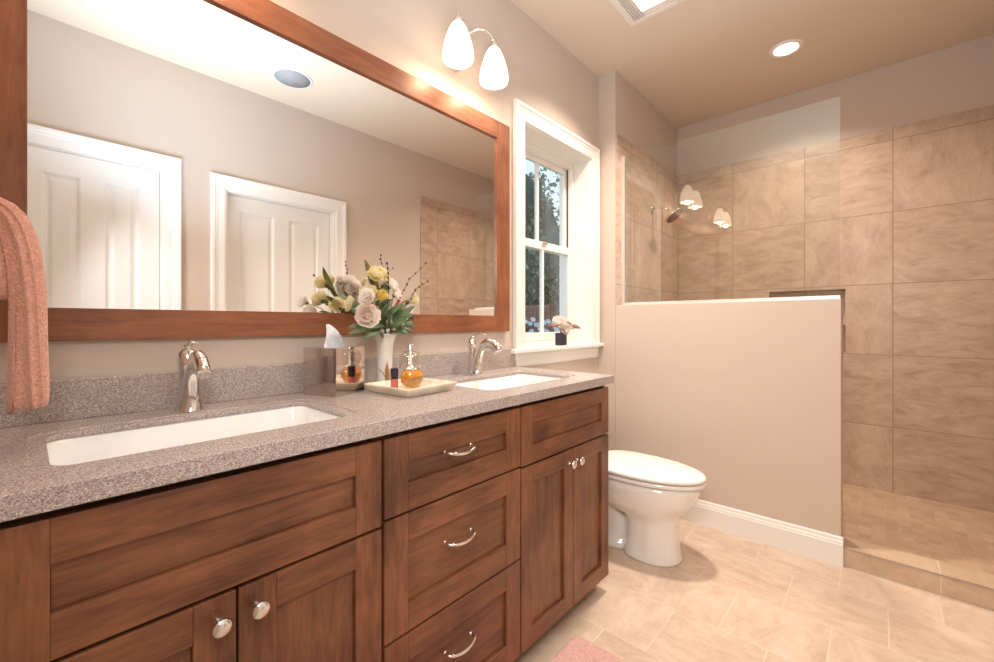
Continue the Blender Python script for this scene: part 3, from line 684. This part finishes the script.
# ------------------------------------------------------------------ tissue box
F0 = Vector((.622, -.193)); ux = Vector((-.351, .936)).normalized(); vx = Vector((.936, .351)).normalized(); sz = .128
ang = math.atan2(vx.y, vx.x)
bx = empty('tissue_box', (0, 0, 0))
cen = F0 + ux * sz / 2 + vx * sz / 2
bx.location = (cen.x, cen.y, CT); bx.rotation_euler = (0, 0, ang)
tag(bx, 'mirror-polished chrome tissue box with a tissue standing up, beside the vase', 'tissue box')
BOXM = mat('polished_steel', (.62, .555, .515), .05, 1.0)
def local(mb, name, m_, par, **k):
    o = mb.build(name, m_, **k); o.parent = par; o.location = (0, 0, 0); return o
h = sz / 2; H_ = .147
m = MB(); m.box(-h, -h + .002, -h, h, .0003, H_ - .002).box(h - .002, h, -h, h, .0003, H_ - .002).box(-h + .002, h - .002, -h, -h + .002, .0003, H_ - .002).box(-h + .002, h - .002, h - .002, h, .0003, H_ - .002)
local(m, 'box_side', BOXM, bx)
m = MB(); n = 32
orr = []
def sq(r_, z, e=.08): 
    out = []
    for k in range(n):
        a = 2 * PI * k / n; c, s_ = math.cos(a), math.sin(a); q = r_ / max(abs(c), abs(s_)); out.append((q * c, q * s_, z))
    return out
m.rings([sq(h, H_ - .002), sq(h, H_), [(.042 * math.cos(2 * PI * k / n), .028 * math.sin(2 * PI * k / n), H_) for k in range(n)], [(.042 * math.cos(2 * PI * k / n), .028 * math.sin(2 * PI * k / n), H_ - .002) for k in range(n)]], cap=(False, False), smooth=False)
local(m, 'box_top', BOXM, bx)
# crumpled tissue rising from the slot
m = MB(); rr = []
for k in range(9):
    t_ = k / 8; zz = H_ - .02 + .092 * t_
    wd = .044 * (1 - t_ ** 1.4) ** .8 + .004; dp = .011 * (1 - t_) + .0015
    cx = -.040 + wd
    rr.append([(cx + wd * math.cos(a) * (1 + .18 * math.sin(3 * a + 5 * t_)), dp * math.sin(a) * (1 + .5 * math.sin(4 * a + 9 * t_)) + .006 * math.sin(6 * t_), zz + .004 * math.sin(2 * a + 3 * t_)) for a in [2 * PI * i / 24 for i in range(24)]])
m.rings(rr)
local(m, 'tissue', TISSUE, bx, sub=1)

# ------------------------------------------------------------------ tray, perfume, lip gloss
TC = Vector((.846, -.262, CT)); tr = MB()
rot = Matrix.Rotation(R(5), 3, 'Z')
def sqr(hs, z, r=.008):
    return [rot @ Vector((p[0], p[1], 0)) + Vector((TC.x, TC.y, z)) for p in rrect(-hs, hs, -hs, hs, r, 0, 3)]
tr.rings([sqr(.088, CT + .0004), sqr(.091, CT + .003), sqr(.103, CT + .017), sqr(.109, CT + .025), sqr(.109, CT + .028), sqr(.104, CT + .028), sqr(.096, CT + .015), sqr(.086, CT + .009), sqr(.05, CT + .0085)], smooth=False)
tag(tr.build('tray', TRAYM), 'square cream stone tray with sloping sides on the counter', 'tray')
TF = CT + .0092
px_, py_ = .868, -.235
pf = empty('perfume_bottle', (px_, py_, TF), 'round perfume bottle half full of amber liquid under a tall clear cap', 'perfume bottle')
JUICE = mat('amber_perfume', (1.0, .50, .04), .06, trans=.92, ior=1.36, emis=None)
CLEAR = pane_mat('clear_bottle_glass', (.93, .90, .87), 2.2)
SQ = Matrix.Diagonal((1, 1, 1))
MB().lathe([(.014, .002), (.030, .006), (.0385, .018), (.0405, .032), (.038, .046), (.033, .0535), (.001, .054)], (px_, py_, TF), 32, sy=.8).build('liquid', JUICE, pf)
MB().lathe([(.012, .0004), (.0315, .004), (.0405, .017), (.0425, .032), (.040, .047), (.033, .058), (.030, .062)], (px_, py_, TF), 32, sy=.8).build('bottle', CLEAR, pf)
MB().lathe([(.033, .062), (.0385, .066), (.0405, .078), (.0405, .103), (.038, .110), (.026, .118), (.013, .121)], (px_ - .008, py_, TF), 32, sy=.85).build('cap', CLEAR, pf)
MB().lathe([(.029, .060), (.029, .066), (.013, .068), (.0125, .118), (.0095, .120), (.0095, .136), (.0085, .143), (.002, .144)], (px_ - .008, py_, TF), 20).build('spray_tube', CHROME, pf)
SCR = mat('dark_gold_script', (.30, .10, .01), .4)
m = MB()
for r0, z0, w0, ph in ((0, .036, .020, 0.0), (0, .027, .016, 1.5)):
    pts = []
    for k in range(26):
        u = -1 + 2 * k / 25; xx = w0 * u
        zz = z0 + .0035 * math.sin(12 * u + ph) + .003 * u
        rad = .0428 if abs(zz - .032) < .012 else .041
        a = xx / .0428; az = -PI / 2 - .45 + a
        pts.append((px_ + rad * math.cos(az), py_ + .8 * rad * math.sin(az), TF + zz))
    m.tube(pts, .0006, 5)
m.build('script_mark', SCR, pf)
lx, ly = .812, -.215
lg = empty('lip_gloss', (lx, ly, TF), 'small pink lip gloss bottle with a dark cap on the tray', 'lip gloss')
MB().lathe([(.0105, .0004), (.012, .002), (.012, .028), (.010, .031), (.007, .032)], (lx, ly, TF), 20).build('bottle', mat('pink_gloss', (.72, .20, .17), .1, trans=.3), lg)
MB().lathe([(.0128, .031), (.0128, .062), (.0118, .065), (.002, .0655)], (lx, ly, TF), 20).build('cap', mat('navy_cap', (.025, .015, .045), .15), lg)

# ------------------------------------------------------------------ vase and its flowers
VX, VY = .857, -.090
v = empty('vase', (VX, VY, CT), 'tall white fluted vase with a gold leaf motif, behind the tray', 'vase')
def fl(a, k): return 0.0 if k < 8 else (.10 if k > 9 else .05) * math.cos(6 * a)
MB().lathe([(.026, .0005), (.029, .004), (.0275, .02), (.0270, .06), (.0275, .10), (.029, .13), (.031, .148), (.035, .163), (.041, .176), (.0475, .186), (.0455, .187), (.038, .176), (.030, .160), (.026, .13), (.024, .06), (.022, .03), (.001, .028)],
           (VX, VY, CT), 48, wob=fl).build('body', VASEM, v)
m = MB()
def leaf_on_vase(a0, z0, a1, z1, wd):
    n = 7; L_, R_ = [], []
    for k in range(n + 1):
        t_ = k / n; a = a0 + (a1 - a0) * t_; z = z0 + (z1 - z0) * t_; ww = wd * math.sin(PI * min(1, t_ * .95 + .05))
        da, dz = (a1 - a0) * .0275, (z1 - z0); L = math.hypot(da, dz); na, nz = -dz / L, da / L
        rad = .0284
        for lst, s_ in ((L_, 1), (R_, -1)):
            aa = a + s_ * na * ww / .0275; lst.append((VX + rad * math.cos(aa), VY + rad * math.sin(aa), CT + z + s_ * nz * ww))
    a_ = [m.bm.verts.new(p) for p in L_]; b_ = [m.bm.verts.new(p) for p in R_]
    for k in range(n): m.quad((a_[k], a_[k + 1], b_[k + 1], b_[k]))
A = math.atan2(CAM[1] - VY, CAM[0] - VX)
for k in range(7): leaf_on_vase(A + .15, .012 + .004 * k, A + .15 + .9 - .12 * k, .012 + .013 * k + .004, .0028)
leaf_on_vase(A + .1, .01, A + .05, .075, .0018); leaf_on_vase(A - .05, .045, A - .9, .065, .0018); leaf_on_vase(A + .1, .03, A - .35, .055, .0016)
m.build('leaf_motif', GOLD, v, solid=.0006)

def blade(mb, base, tip, wd, curl=.25, up=(-.35, -.65, .65), n=8, m_=2):
    """a curved leaf or petal from base to tip"""
    base, tip = Vector(base), Vector(tip); d = tip - base; L = d.length; d.normalize()
    side = d.cross(Vector(up)); side = side.normalized() if side.length > 1e-4 else Vector((1, 0, 0)); nrm = side.cross(d)
    rows = []
    for k in range(n + 1):
        t_ = k / n; c = base + d * (L * t_) + nrm * (L * curl * 4 * t_ * (1 - t_) * .5); ww = wd * .68 * (math.sin(PI * (t_ * .93 + .04)) ** .75)
        rows.append([mb.bm.verts.new(c + side * (ww * u) - nrm * (ww * .35 * (1 - u * u) * -1 * .6)) for u in (-1, -.5, 0, .5, 1)])
    for a_, b_ in zip(rows, rows[1:]):
        for i in range(4): mb.quad((a_[i], a_[i + 1], b_[i + 1], b_[i]), True)
def petal(mb, c, out, up, L, wd, tilt, cup=.3, ruf=0.0):
    out, up = Vector(out).normalized(), Vector(up).normalized(); side = out.cross(up).normalized(); n = 6
    rows = []; ph = random.random() * 6
    for k in range(n + 1):
        t_ = k / n; ang = tilt + cup * (t_ - .3)
        p = Vector(c) + out * (math.cos(ang) * L * t_) + up * (math.sin(ang) * L * t_)
        ww = wd * (t_ ** .55) * (1.0 if t_ < .75 else math.sqrt(max(0, 1 - ((t_ - .75) / .29) ** 2)))
        rows.append([mb.bm.verts.new(p + side * ww * u + up * (.25 * ww * u * u + ruf * math.sin(u * 7 + ph + t_ * 4) * t_)) for u in (-1, -.5, 0, .5, 1)])
    for a_, b_ in zip(rows, rows[1:]):
        for i in range(4): mb.quad((a_[i], a_[i + 1], b_[i + 1], b_[i]), True)
def frame(nrm):
    nrm = Vector(nrm).normalized(); a = nrm.cross(Vector((.2, .1, 1))).normalized(); b = nrm.cross(a); return nrm, a, b
def head(mb, c, nrm, r, layers=((0.15, 9, 1.0), (0.5, 8, .85), (.85, 7, .65), (1.15, 6, .45)), wd=.55, ruf=.002):
    nrm, a, b = frame(nrm)
    for li, (tilt, cnt, sc) in enumerate(layers):
        for k in range(cnt):
            an = 2 * PI * (k + .5 * li) / cnt + random.uniform(-.15, .15)
            o = a * math.cos(an) + b * math.sin(an)
            petal(mb, Vector(c) - nrm * r * .25 + nrm * (r * .05 * li), o, nrm, r * sc * 1.15 * random.uniform(.92, 1.08), r * wd * sc, tilt + random.uniform(-.1, .1), .7, ruf)
VM = Vector((VX, VY, CT + .165))
def stem(c, bend=.02):
    c = Vector(c); st = VM + Vector((random.uniform(-.012, .012), random.uniform(-.012, .012), -.03)); mid = (st + c) / 2 + Vector((0, 0, bend))
    return [st, st * .4 + mid * .6 + Vector((0, 0, .005)), mid, (mid + c) / 2 + Vector((0, 0, bend * .5)), c]
GRP = 'flowers and foliage in the white vase'
def flower(name, c, nrm, r, pm, label, cat='flower', layers=None, wd=.55, ruf=.002, centre=None, group=GRP, stm=LEAF):
    o = empty(name, tuple(c), label, cat, group)
    m = MB(); head(m, c, nrm, r, layers or ((0.15, 9, 1.0), (0.5, 8, .85), (.85, 7, .65), (1.15, 6, .45)), wd, ruf); m.norecalc = True
    m.build('petals', pm, o)
    m = MB(); m.tube(stem(Vector(c) - Vector(nrm).normalized() * r * .3), .0017, 6); m.ball(Vector(c) - Vector(nrm).normalized() * r * .32, r * .28, 8, 5)
    m.build('stem', stm, o)
    if centre: MB().ball(Vector(c) + Vector(nrm).normalized() * r * .1, r * .2, 10, 6).build('centre', centre, o)
    return o

OPEN = ((0.1, 8, 1.0), (0.45, 7, .9), (.8, 6, .7), (1.2, 5, .45))
FULL = ((-.1, 11, 1.0), (.25, 10, .95), (.55, 9, .85), (.85, 8, .7), (1.15, 7, .5), (1.4, 4, .35))
CUPF = ((.75, 6, 1.0), (1.0, 6, .9), (1.25, 5, .75))
flower('garden_rose', (.719, -.20, 1.166), (-.35, -.9, .12), .040, PETAL_P, 'open blush white garden rose facing front low in the vase', layers=OPEN, wd=.6, centre=RUST)
flower('white_rose', (.704, -.235, 1.220), (-.75, -.35, .35), .028, PETAL_W, 'small white rose leaning out to the left on its own stem', layers=OPEN)
flower('lily', (.770, -.19, 1.222), (.1, -.8, .5), .036, PETAL_Y, 'yellow lily opening above the blush rose in the vase', layers=CUPF, wd=.34)
flower('cream_rose', (.742, -.18, 1.228), (-.4, -.7, .5), .033, PETAL_C, 'cream yellow rose just left of the yellow lily', layers=OPEN)
flower('carnation', (.765, -.19, 1.293), (-.1, -.5, .8), .035, PETAL_C, 'cream carnation at the top of the bouquet', layers=FULL, ruf=.004)
flower('carnation', (.800, -.13, 1.300), (.2, .3, .9), .024, PETAL_W, 'small white carnation behind the top cream one', layers=FULL, ruf=.003)
flower('peony', (.822, -.12, 1.265), (-.1, .85, .2), .050, PETAL_W, 'large pale ruffled peony at the back of the vase, seen whole in the mirror', layers=FULL, wd=.5, ruf=.005)
flower('cream_rose', (.945, -.12, 1.222), (.5, -.5, .35), .034, PETAL_C, 'cream yellow rose at the right edge of the bouquet', layers=CUPF, wd=.5)
flower('daisy_spray', (.842, -.15, 1.270), (.3, -.6, .6), .027, PETAL_W, 'small white bloom right of the top carnation', layers=OPEN)
flower('daisy_spray', (.862, -.15, 1.240), (.4, -.7, .4), .024, PETAL_P, 'small blush bloom under the small white one', layers=OPEN)
flower('daisy_spray', (.938, -.12, 1.186), (.5, -.7, 0), .019, PETAL_W, 'tiny pale bloom beneath the right-hand cream rose', layers=OPEN)
flower('cream_rose', (.745, -.06, 1.205), (-.6, .6, .2), .028, PETAL_C, 'cream rose low at the back, showing in the mirror', layers=OPEN)
flower('carnation', (.865, -.06, 1.285), (.1, .8, .5), .026, PETAL_C, 'pale yellow carnation at the back, reflected right of the peony', layers=FULL, ruf=.004)
o = empty('filler_flowers', (.83, -.17, 1.13), 'cluster of tiny white filler blooms hanging over the vase rim', 'flower', GRP)
m = MB(); m.norecalc = True; m2 = MB()
for k in range(12):
    c = Vector((.835 + random.uniform(-.035, .04), -.165 + random.uniform(-.015, .02), 1.128 + random.uniform(-.018, .03)))
    head(m, c, (random.uniform(-.5, .5), -1, random.uniform(-.3, .8)), .0085, ((.3, 5, 1.0), (.9, 4, .6)), .55, 0)
    m2.tube([VM + Vector((0, -.01, -.02)), (VM + c) / 2 + Vector((0, 0, .012)), c], .0008, 5)
m.build('petals', PETAL_W, o); m2.build('stem', LEAF, o)
def leafy(name, pairs, wd, m_, label, base=None):
    o = empty(name, pairs[0][1], label, 'leaf', GRP)
    mb = MB(); mb.norecalc = True; st = MB()
    for a_, b_ in pairs:
        blade(mb, a_, b_, wd, random.uniform(.12, .3)); st.tube([VM + Vector((0, 0, -.03)), (VM + Vector(a_)) / 2, a_], .0014, 6)
    mb.build('leaf_blade', m_, o, solid=.0007); st.build('stem', m_, o)
    return o
leafy('leaf_sprig', [((.80, -.15, 1.115), (.655, -.21, 1.108)), ((.80, -.16, 1.11), (.690, -.225, 1.092)), ((.79, -.15, 1.125), (.672, -.17, 1.125)), ((.81, -.16, 1.13), (.715, -.20, 1.118))], .021, LEAF, 'grey-green leaves drooping left over the vase rim')
leafy('leaf_sprig', [((.84, -.15, 1.13), (.905, -.20, 1.200)), ((.85, -.15, 1.14), (.925, -.17, 1.172)), ((.84, -.15, 1.12), (.915, -.18, 1.142)), ((.83, -.16, 1.12), (.875, -.205, 1.155)), ((.84, -.14, 1.15), (.895, -.16, 1.212))], .021, LEAF, 'grey-green leaves fanning out right of the blush rose')
leafy('leaf_sprig', [((.86, -.13, 1.12), (.940, -.15, 1.108)), ((.86, -.13, 1.13), (.960, -.13, 1.128)), ((.85, -.15, 1.11), (.900, -.17, 1.105)), ((.86, -.12, 1.14), (.955, -.12, 1.150))], .019, LEAF, 'grey-green leaves drooping right over the vase rim')
leafy('leaf_sprig', [((.80, -.16, 1.15), (.800, -.21, 1.205)), ((.79, -.15, 1.16), (.745, -.20, 1.185)), ((.81, -.13, 1.19), (.845, -.15, 1.222)), ((.82, -.16, 1.13), (.815, -.20, 1.165)), ((.82, -.15, 1.16), (.860, -.18, 1.20))], .020, LEAF, 'green leaves tucked between the blush rose and the lily')
leafy('leaf_sprig', [((.83, -.06, 1.12), (.740, -.035, 1.195)), ((.82, -.06, 1.13), (.790, -.035, 1.200)), ((.84, -.06, 1.12), (.880, -.035, 1.195)), ((.82, -.07, 1.16), (.700, -.05, 1.235))], .017, LEAF, 'green leaves at the back of the vase, showing in the mirror')
leafy('bronze_leaf', [((.775, -.14, 1.265), (.738, -.155, 1.348))], .016, LEAF2, 'tall olive leaf pointing up at the upper left of the bouquet')
leafy('bronze_leaf', [((.80, -.14, 1.225), (.762, -.16, 1.290))], .014, LEAF2, 'olive leaf just below the tallest one')
leafy('rust_leaf', [((.86, -.14, 1.18), (.888, -.15, 1.240)), ((.87, -.14, 1.18), (.915, -.14, 1.225))], .008, RUST, 'narrow rust-red leaves beside the berry twigs')
def twig(pts, label, n=7):
    o = empty('berry_twig', pts[-1], label, 'twig', GRP)
    pts = [Vector(p) for p in pts]
    MB().tube([VM + Vector((0, 0, -.03)), VM * .5 + pts[0] * .5] + pts, [.0014, .0014] + [.0012] * (len(pts) - 1) + [.0006], 6).build('stem', TWIG, o)
    for k in range(n):
        t_ = k / (n - 1) * (len(pts) - 1); i = min(int(t_), len(pts) - 2); p = pts[i].lerp(pts[i + 1], t_ - i)
        MB().ball(p + Vector((random.uniform(-.003, .003), random.uniform(-.003, .003), .002)), random.uniform(.0028, .0042), 8, 5, (1, 1, 1.3)).build('berry', BERRY, o)
    return o
twig([(.82, -.13, 1.29), (.822, -.13, 1.33), (.814, -.13, 1.372)], 'dark berry twig standing straight up from the bouquet')
twig([(.89, -.14, 1.235), (.935, -.13, 1.30), (1.016, -.12, 1.366)], 'long dark berry twig reaching furthest right and up')
twig([(.92, -.14, 1.213), (.955, -.135, 1.26), (1.016, -.13, 1.297)], 'shorter dark berry twig slanting right over the cream rose')
twig([(.80, -.20, 1.26), (.775, -.235, 1.29), (.755, -.26, 1.325)], 'dark berry twig leaning out toward the room, left of the carnation', 6)
twig([(.93, -.13, 1.15), (.945, -.13, 1.162), (.950, -.13, 1.150)], 'short twig of dark berries low at the right of the vase', 5)

# ------------------------------------------------------------------ small pot on the window stool
FX, FY2, FZ = 2.137, .012, wz0 + .0045
pot = empty('flower_pot', (FX, FY2, FZ), 'small square dark glass pot on the window stool', 'flower pot')
PW = .027
m = MB(); m.rings([sqv(FX, FY2, PW - .003, FZ + .0004) if False else rrect(FX - PW + .003, FX + PW - .003, FY2 - PW + .003, FY2 + PW - .003, .006, FZ + .0004, 3), rrect(FX - PW, FX + PW, FY2 - PW, FY2 + PW, .007, FZ + .004, 3), rrect(FX - PW, FX + PW, FY2 - PW, FY2 + PW, .007, FZ + .074, 3),
         rrect(FX - PW + .004, FX + PW - .004, FY2 - PW + .004, FY2 + PW - .004, .005, FZ + .074, 3), rrect(FX - PW + .004, FX + PW - .004, FY2 - PW + .004, FY2 + PW - .004, .005, FZ + .060, 3)], smooth=False)
m.build('body', mat('dark_blue_glass', (.012, .010, .028), .08, coat=.5), pot)
VM = Vector((FX, FY2, FZ + .08)); G2 = 'white blooms in the dark window pot'
flower('carnation', (FX - .035, FY2 - .01, FZ + .135), (-.4, -.5, .7), .042, PETAL_W, 'white ruffled bloom at the left of the window pot', layers=FULL, ruf=.005, group=G2)
flower('carnation', (FX + .045, FY2 - .005, FZ + .125), (.5, -.4, .7), .040, PETAL_W, 'white ruffled bloom at the right of the window pot', layers=FULL, ruf=.005, group=G2)
flower('carnation', (FX + .005, FY2 - .02, FZ + .098), (0, -.9, .4), .036, PETAL_W, 'white ruffled bloom low at the front of the window pot', layers=FULL, ruf=.005, group=G2)
GRP = G2
leafy('brown_leaf', [((FX - .02, FY2 - .01, FZ + .08), (FX - .17, FY2 - .02, FZ + .118))], .018, BROWNL, 'brown leaf sticking out left of the window pot')
leafy('brown_leaf', [((FX + .05, FY2 - .02, FZ + .105), (FX + .175, FY2 - .03, FZ + .098))], .026, BROWNL, 'wide brown leaf sticking out right of the window pot')
leafy('brown_leaf', [((FX + .07, FY2 - .045, FZ + .100), (FX - .02, FY2 - .05, FZ + .140))], .014, BROWNL, 'brown leaf lying across the white blooms of the window pot')

# ------------------------------------------------------------------ outdoors
GRASS = mat('lawn', (.05, .12, .05), .9, var=(3, .4))
tag(MB().box(-2, 40, .6, 45, -.7, -.6).build('lawn', GRASS), 'green lawn outside the window', 'lawn', kind='structure')
TREEL = mat('tree_foliage', (.13, .22, .17), .6, var=(2.5, .5)); TREED = mat('foliage_shade', (.045, .085, .07), .8, var=(2, .5))  # second tone is for crown cores: shade inside the foliage put into colour
BARK = mat('bark', (.14, .085, .065), .9, var=(8, .4)); WFL = mat('shrub_blossom', (.70, .78, .85), .7)
def tree(x, y, zc, rx, rz, n, label, seed, trunk=True, name='tree', lm=None, lw=.075):
    rnd = random.Random(seed)
    o = empty(name, (x, y, -.6), label, 'tree' if name == 'tree' else 'shrub', 'greenery outside the window')
    m = MB(); m.norecalc = True
    for k in range(n):
        while True:
            p = Vector([rnd.uniform(-1, 1) for _ in range(3)])
            if .35 < p.length < 1: break
        p *= (.72 + .28 * math.sin(5 * p.x + seed) * math.cos(4 * p.z + p.y * 3))
        c = Vector((x + p.x * rx, y + p.y * rx, zc + p.z * rz)); s_ = lw * rnd.uniform(.5, 1.3)
        a = Vector([rnd.uniform(-1, 1) for _ in range(3)]).normalized(); b = a.cross(Vector([rnd.uniform(-1, 1) for _ in range(3)])).normalized()
        m.quad([m.bm.verts.new(c + a * s_ * u + b * s_ * .55 * v) for u, v in ((-1, 0), (0, -1), (1, 0), (0, 1))])
    m.build('foliage', lm or TREEL, o)
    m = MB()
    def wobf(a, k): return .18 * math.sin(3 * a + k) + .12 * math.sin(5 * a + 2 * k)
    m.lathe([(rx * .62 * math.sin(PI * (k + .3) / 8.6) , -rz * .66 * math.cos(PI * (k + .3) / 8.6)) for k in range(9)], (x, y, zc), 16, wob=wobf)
    m.build('shade_core', TREED, o)
    if trunk: MB().tube([(x, y, -.6), (x + .05, y, zc * .4), (x - .05, y + .05, zc)], [.22, .16, .10], 12).build('trunk', BARK, o)
    return o
def out(px, dist):   # a bearing from the window view, turned into ground coordinates
    a = .7341 - math.atan((px - 497) / 425.0); return CAM[0] + dist * math.cos(a), CAM[1] + dist * math.sin(a)
tx, ty = 7.1, 3.7
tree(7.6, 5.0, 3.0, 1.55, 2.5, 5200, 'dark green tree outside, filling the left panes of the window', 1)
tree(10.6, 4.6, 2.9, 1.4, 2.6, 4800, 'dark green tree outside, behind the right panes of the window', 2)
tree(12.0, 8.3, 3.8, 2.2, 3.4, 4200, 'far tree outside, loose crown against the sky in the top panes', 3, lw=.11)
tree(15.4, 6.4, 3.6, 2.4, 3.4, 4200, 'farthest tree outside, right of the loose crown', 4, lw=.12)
tree(4.3, 2.15, .50, .48, .72, 1500, 'low shrub with pale blossom outside the lower left pane', 5, False, 'flowering_shrub', lw=.05)
m = MB(); m.norecalc = True; rnd = random.Random(9)
sh_ = [o for o in bpy.data.objects if o.name.startswith('flowering_shrub')][0]
for k in range(60):
    c = Vector((4.3 + rnd.uniform(-.40, .40), 2.15 + rnd.uniform(-.45, .1), 1.08 + rnd.uniform(-.16, .10)))
    head(m, c, (-.5, -1, .5), .038, ((.3, 5, 1.0),), .6, 0)
m.build('blossom', WFL, sh_)
tree(5.35, 2.0, .30, .55, .66, 1500, 'low plain green shrub outside the lower right pane', 6, False, 'shrub', lw=.05)
BRICK = mat('red_brown_fence', (.16, .085, .075), .8, var=(6, .25))
f = MB()
for k in range(32): f.box(6.3, 6.33, 1.6 + k * .1, 1.6 + k * .1 + .092, -.6, 1.44)
f.box(6.27, 6.36, 1.6, 4.8, 1.44, 1.48)
tag(f.build('garden_fence', BRICK), 'red-brown board fence outside, low behind the shrubs', 'fence')
h_ = empty('hedge', (19, 12, -.6), 'long dark hedge closing the garden far behind the trees', 'hedge')
m = MB(); m.norecalc = True; rnd = random.Random(4)
for k in range(3500):
    t_ = rnd.random(); c = Vector((22 - 8 * t_ + rnd.uniform(-.5, .5), 7 + 11 * t_ + rnd.uniform(-.5, .5), rnd.uniform(-.5, 3.6)))
    a = Vector([rnd.uniform(-1, 1) for _ in range(3)]).normalized(); b = a.cross(Vector([rnd.uniform(-1, 1) for _ in range(3)])).normalized(); s_ = rnd.uniform(.1, .2)
    m.quad([m.bm.verts.new(c + a * s_ * u + b * s_ * .6 * v) for u, v in ((-1, 0), (0, -1), (1, 0), (0, 1))])
m.build('foliage', TREEL, h_)
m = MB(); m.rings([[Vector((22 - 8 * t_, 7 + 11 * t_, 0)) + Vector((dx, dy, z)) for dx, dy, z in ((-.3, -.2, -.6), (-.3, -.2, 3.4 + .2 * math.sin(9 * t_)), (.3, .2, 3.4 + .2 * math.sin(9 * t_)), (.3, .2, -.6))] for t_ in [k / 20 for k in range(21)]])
m.build('shade_core', TREED, h_)
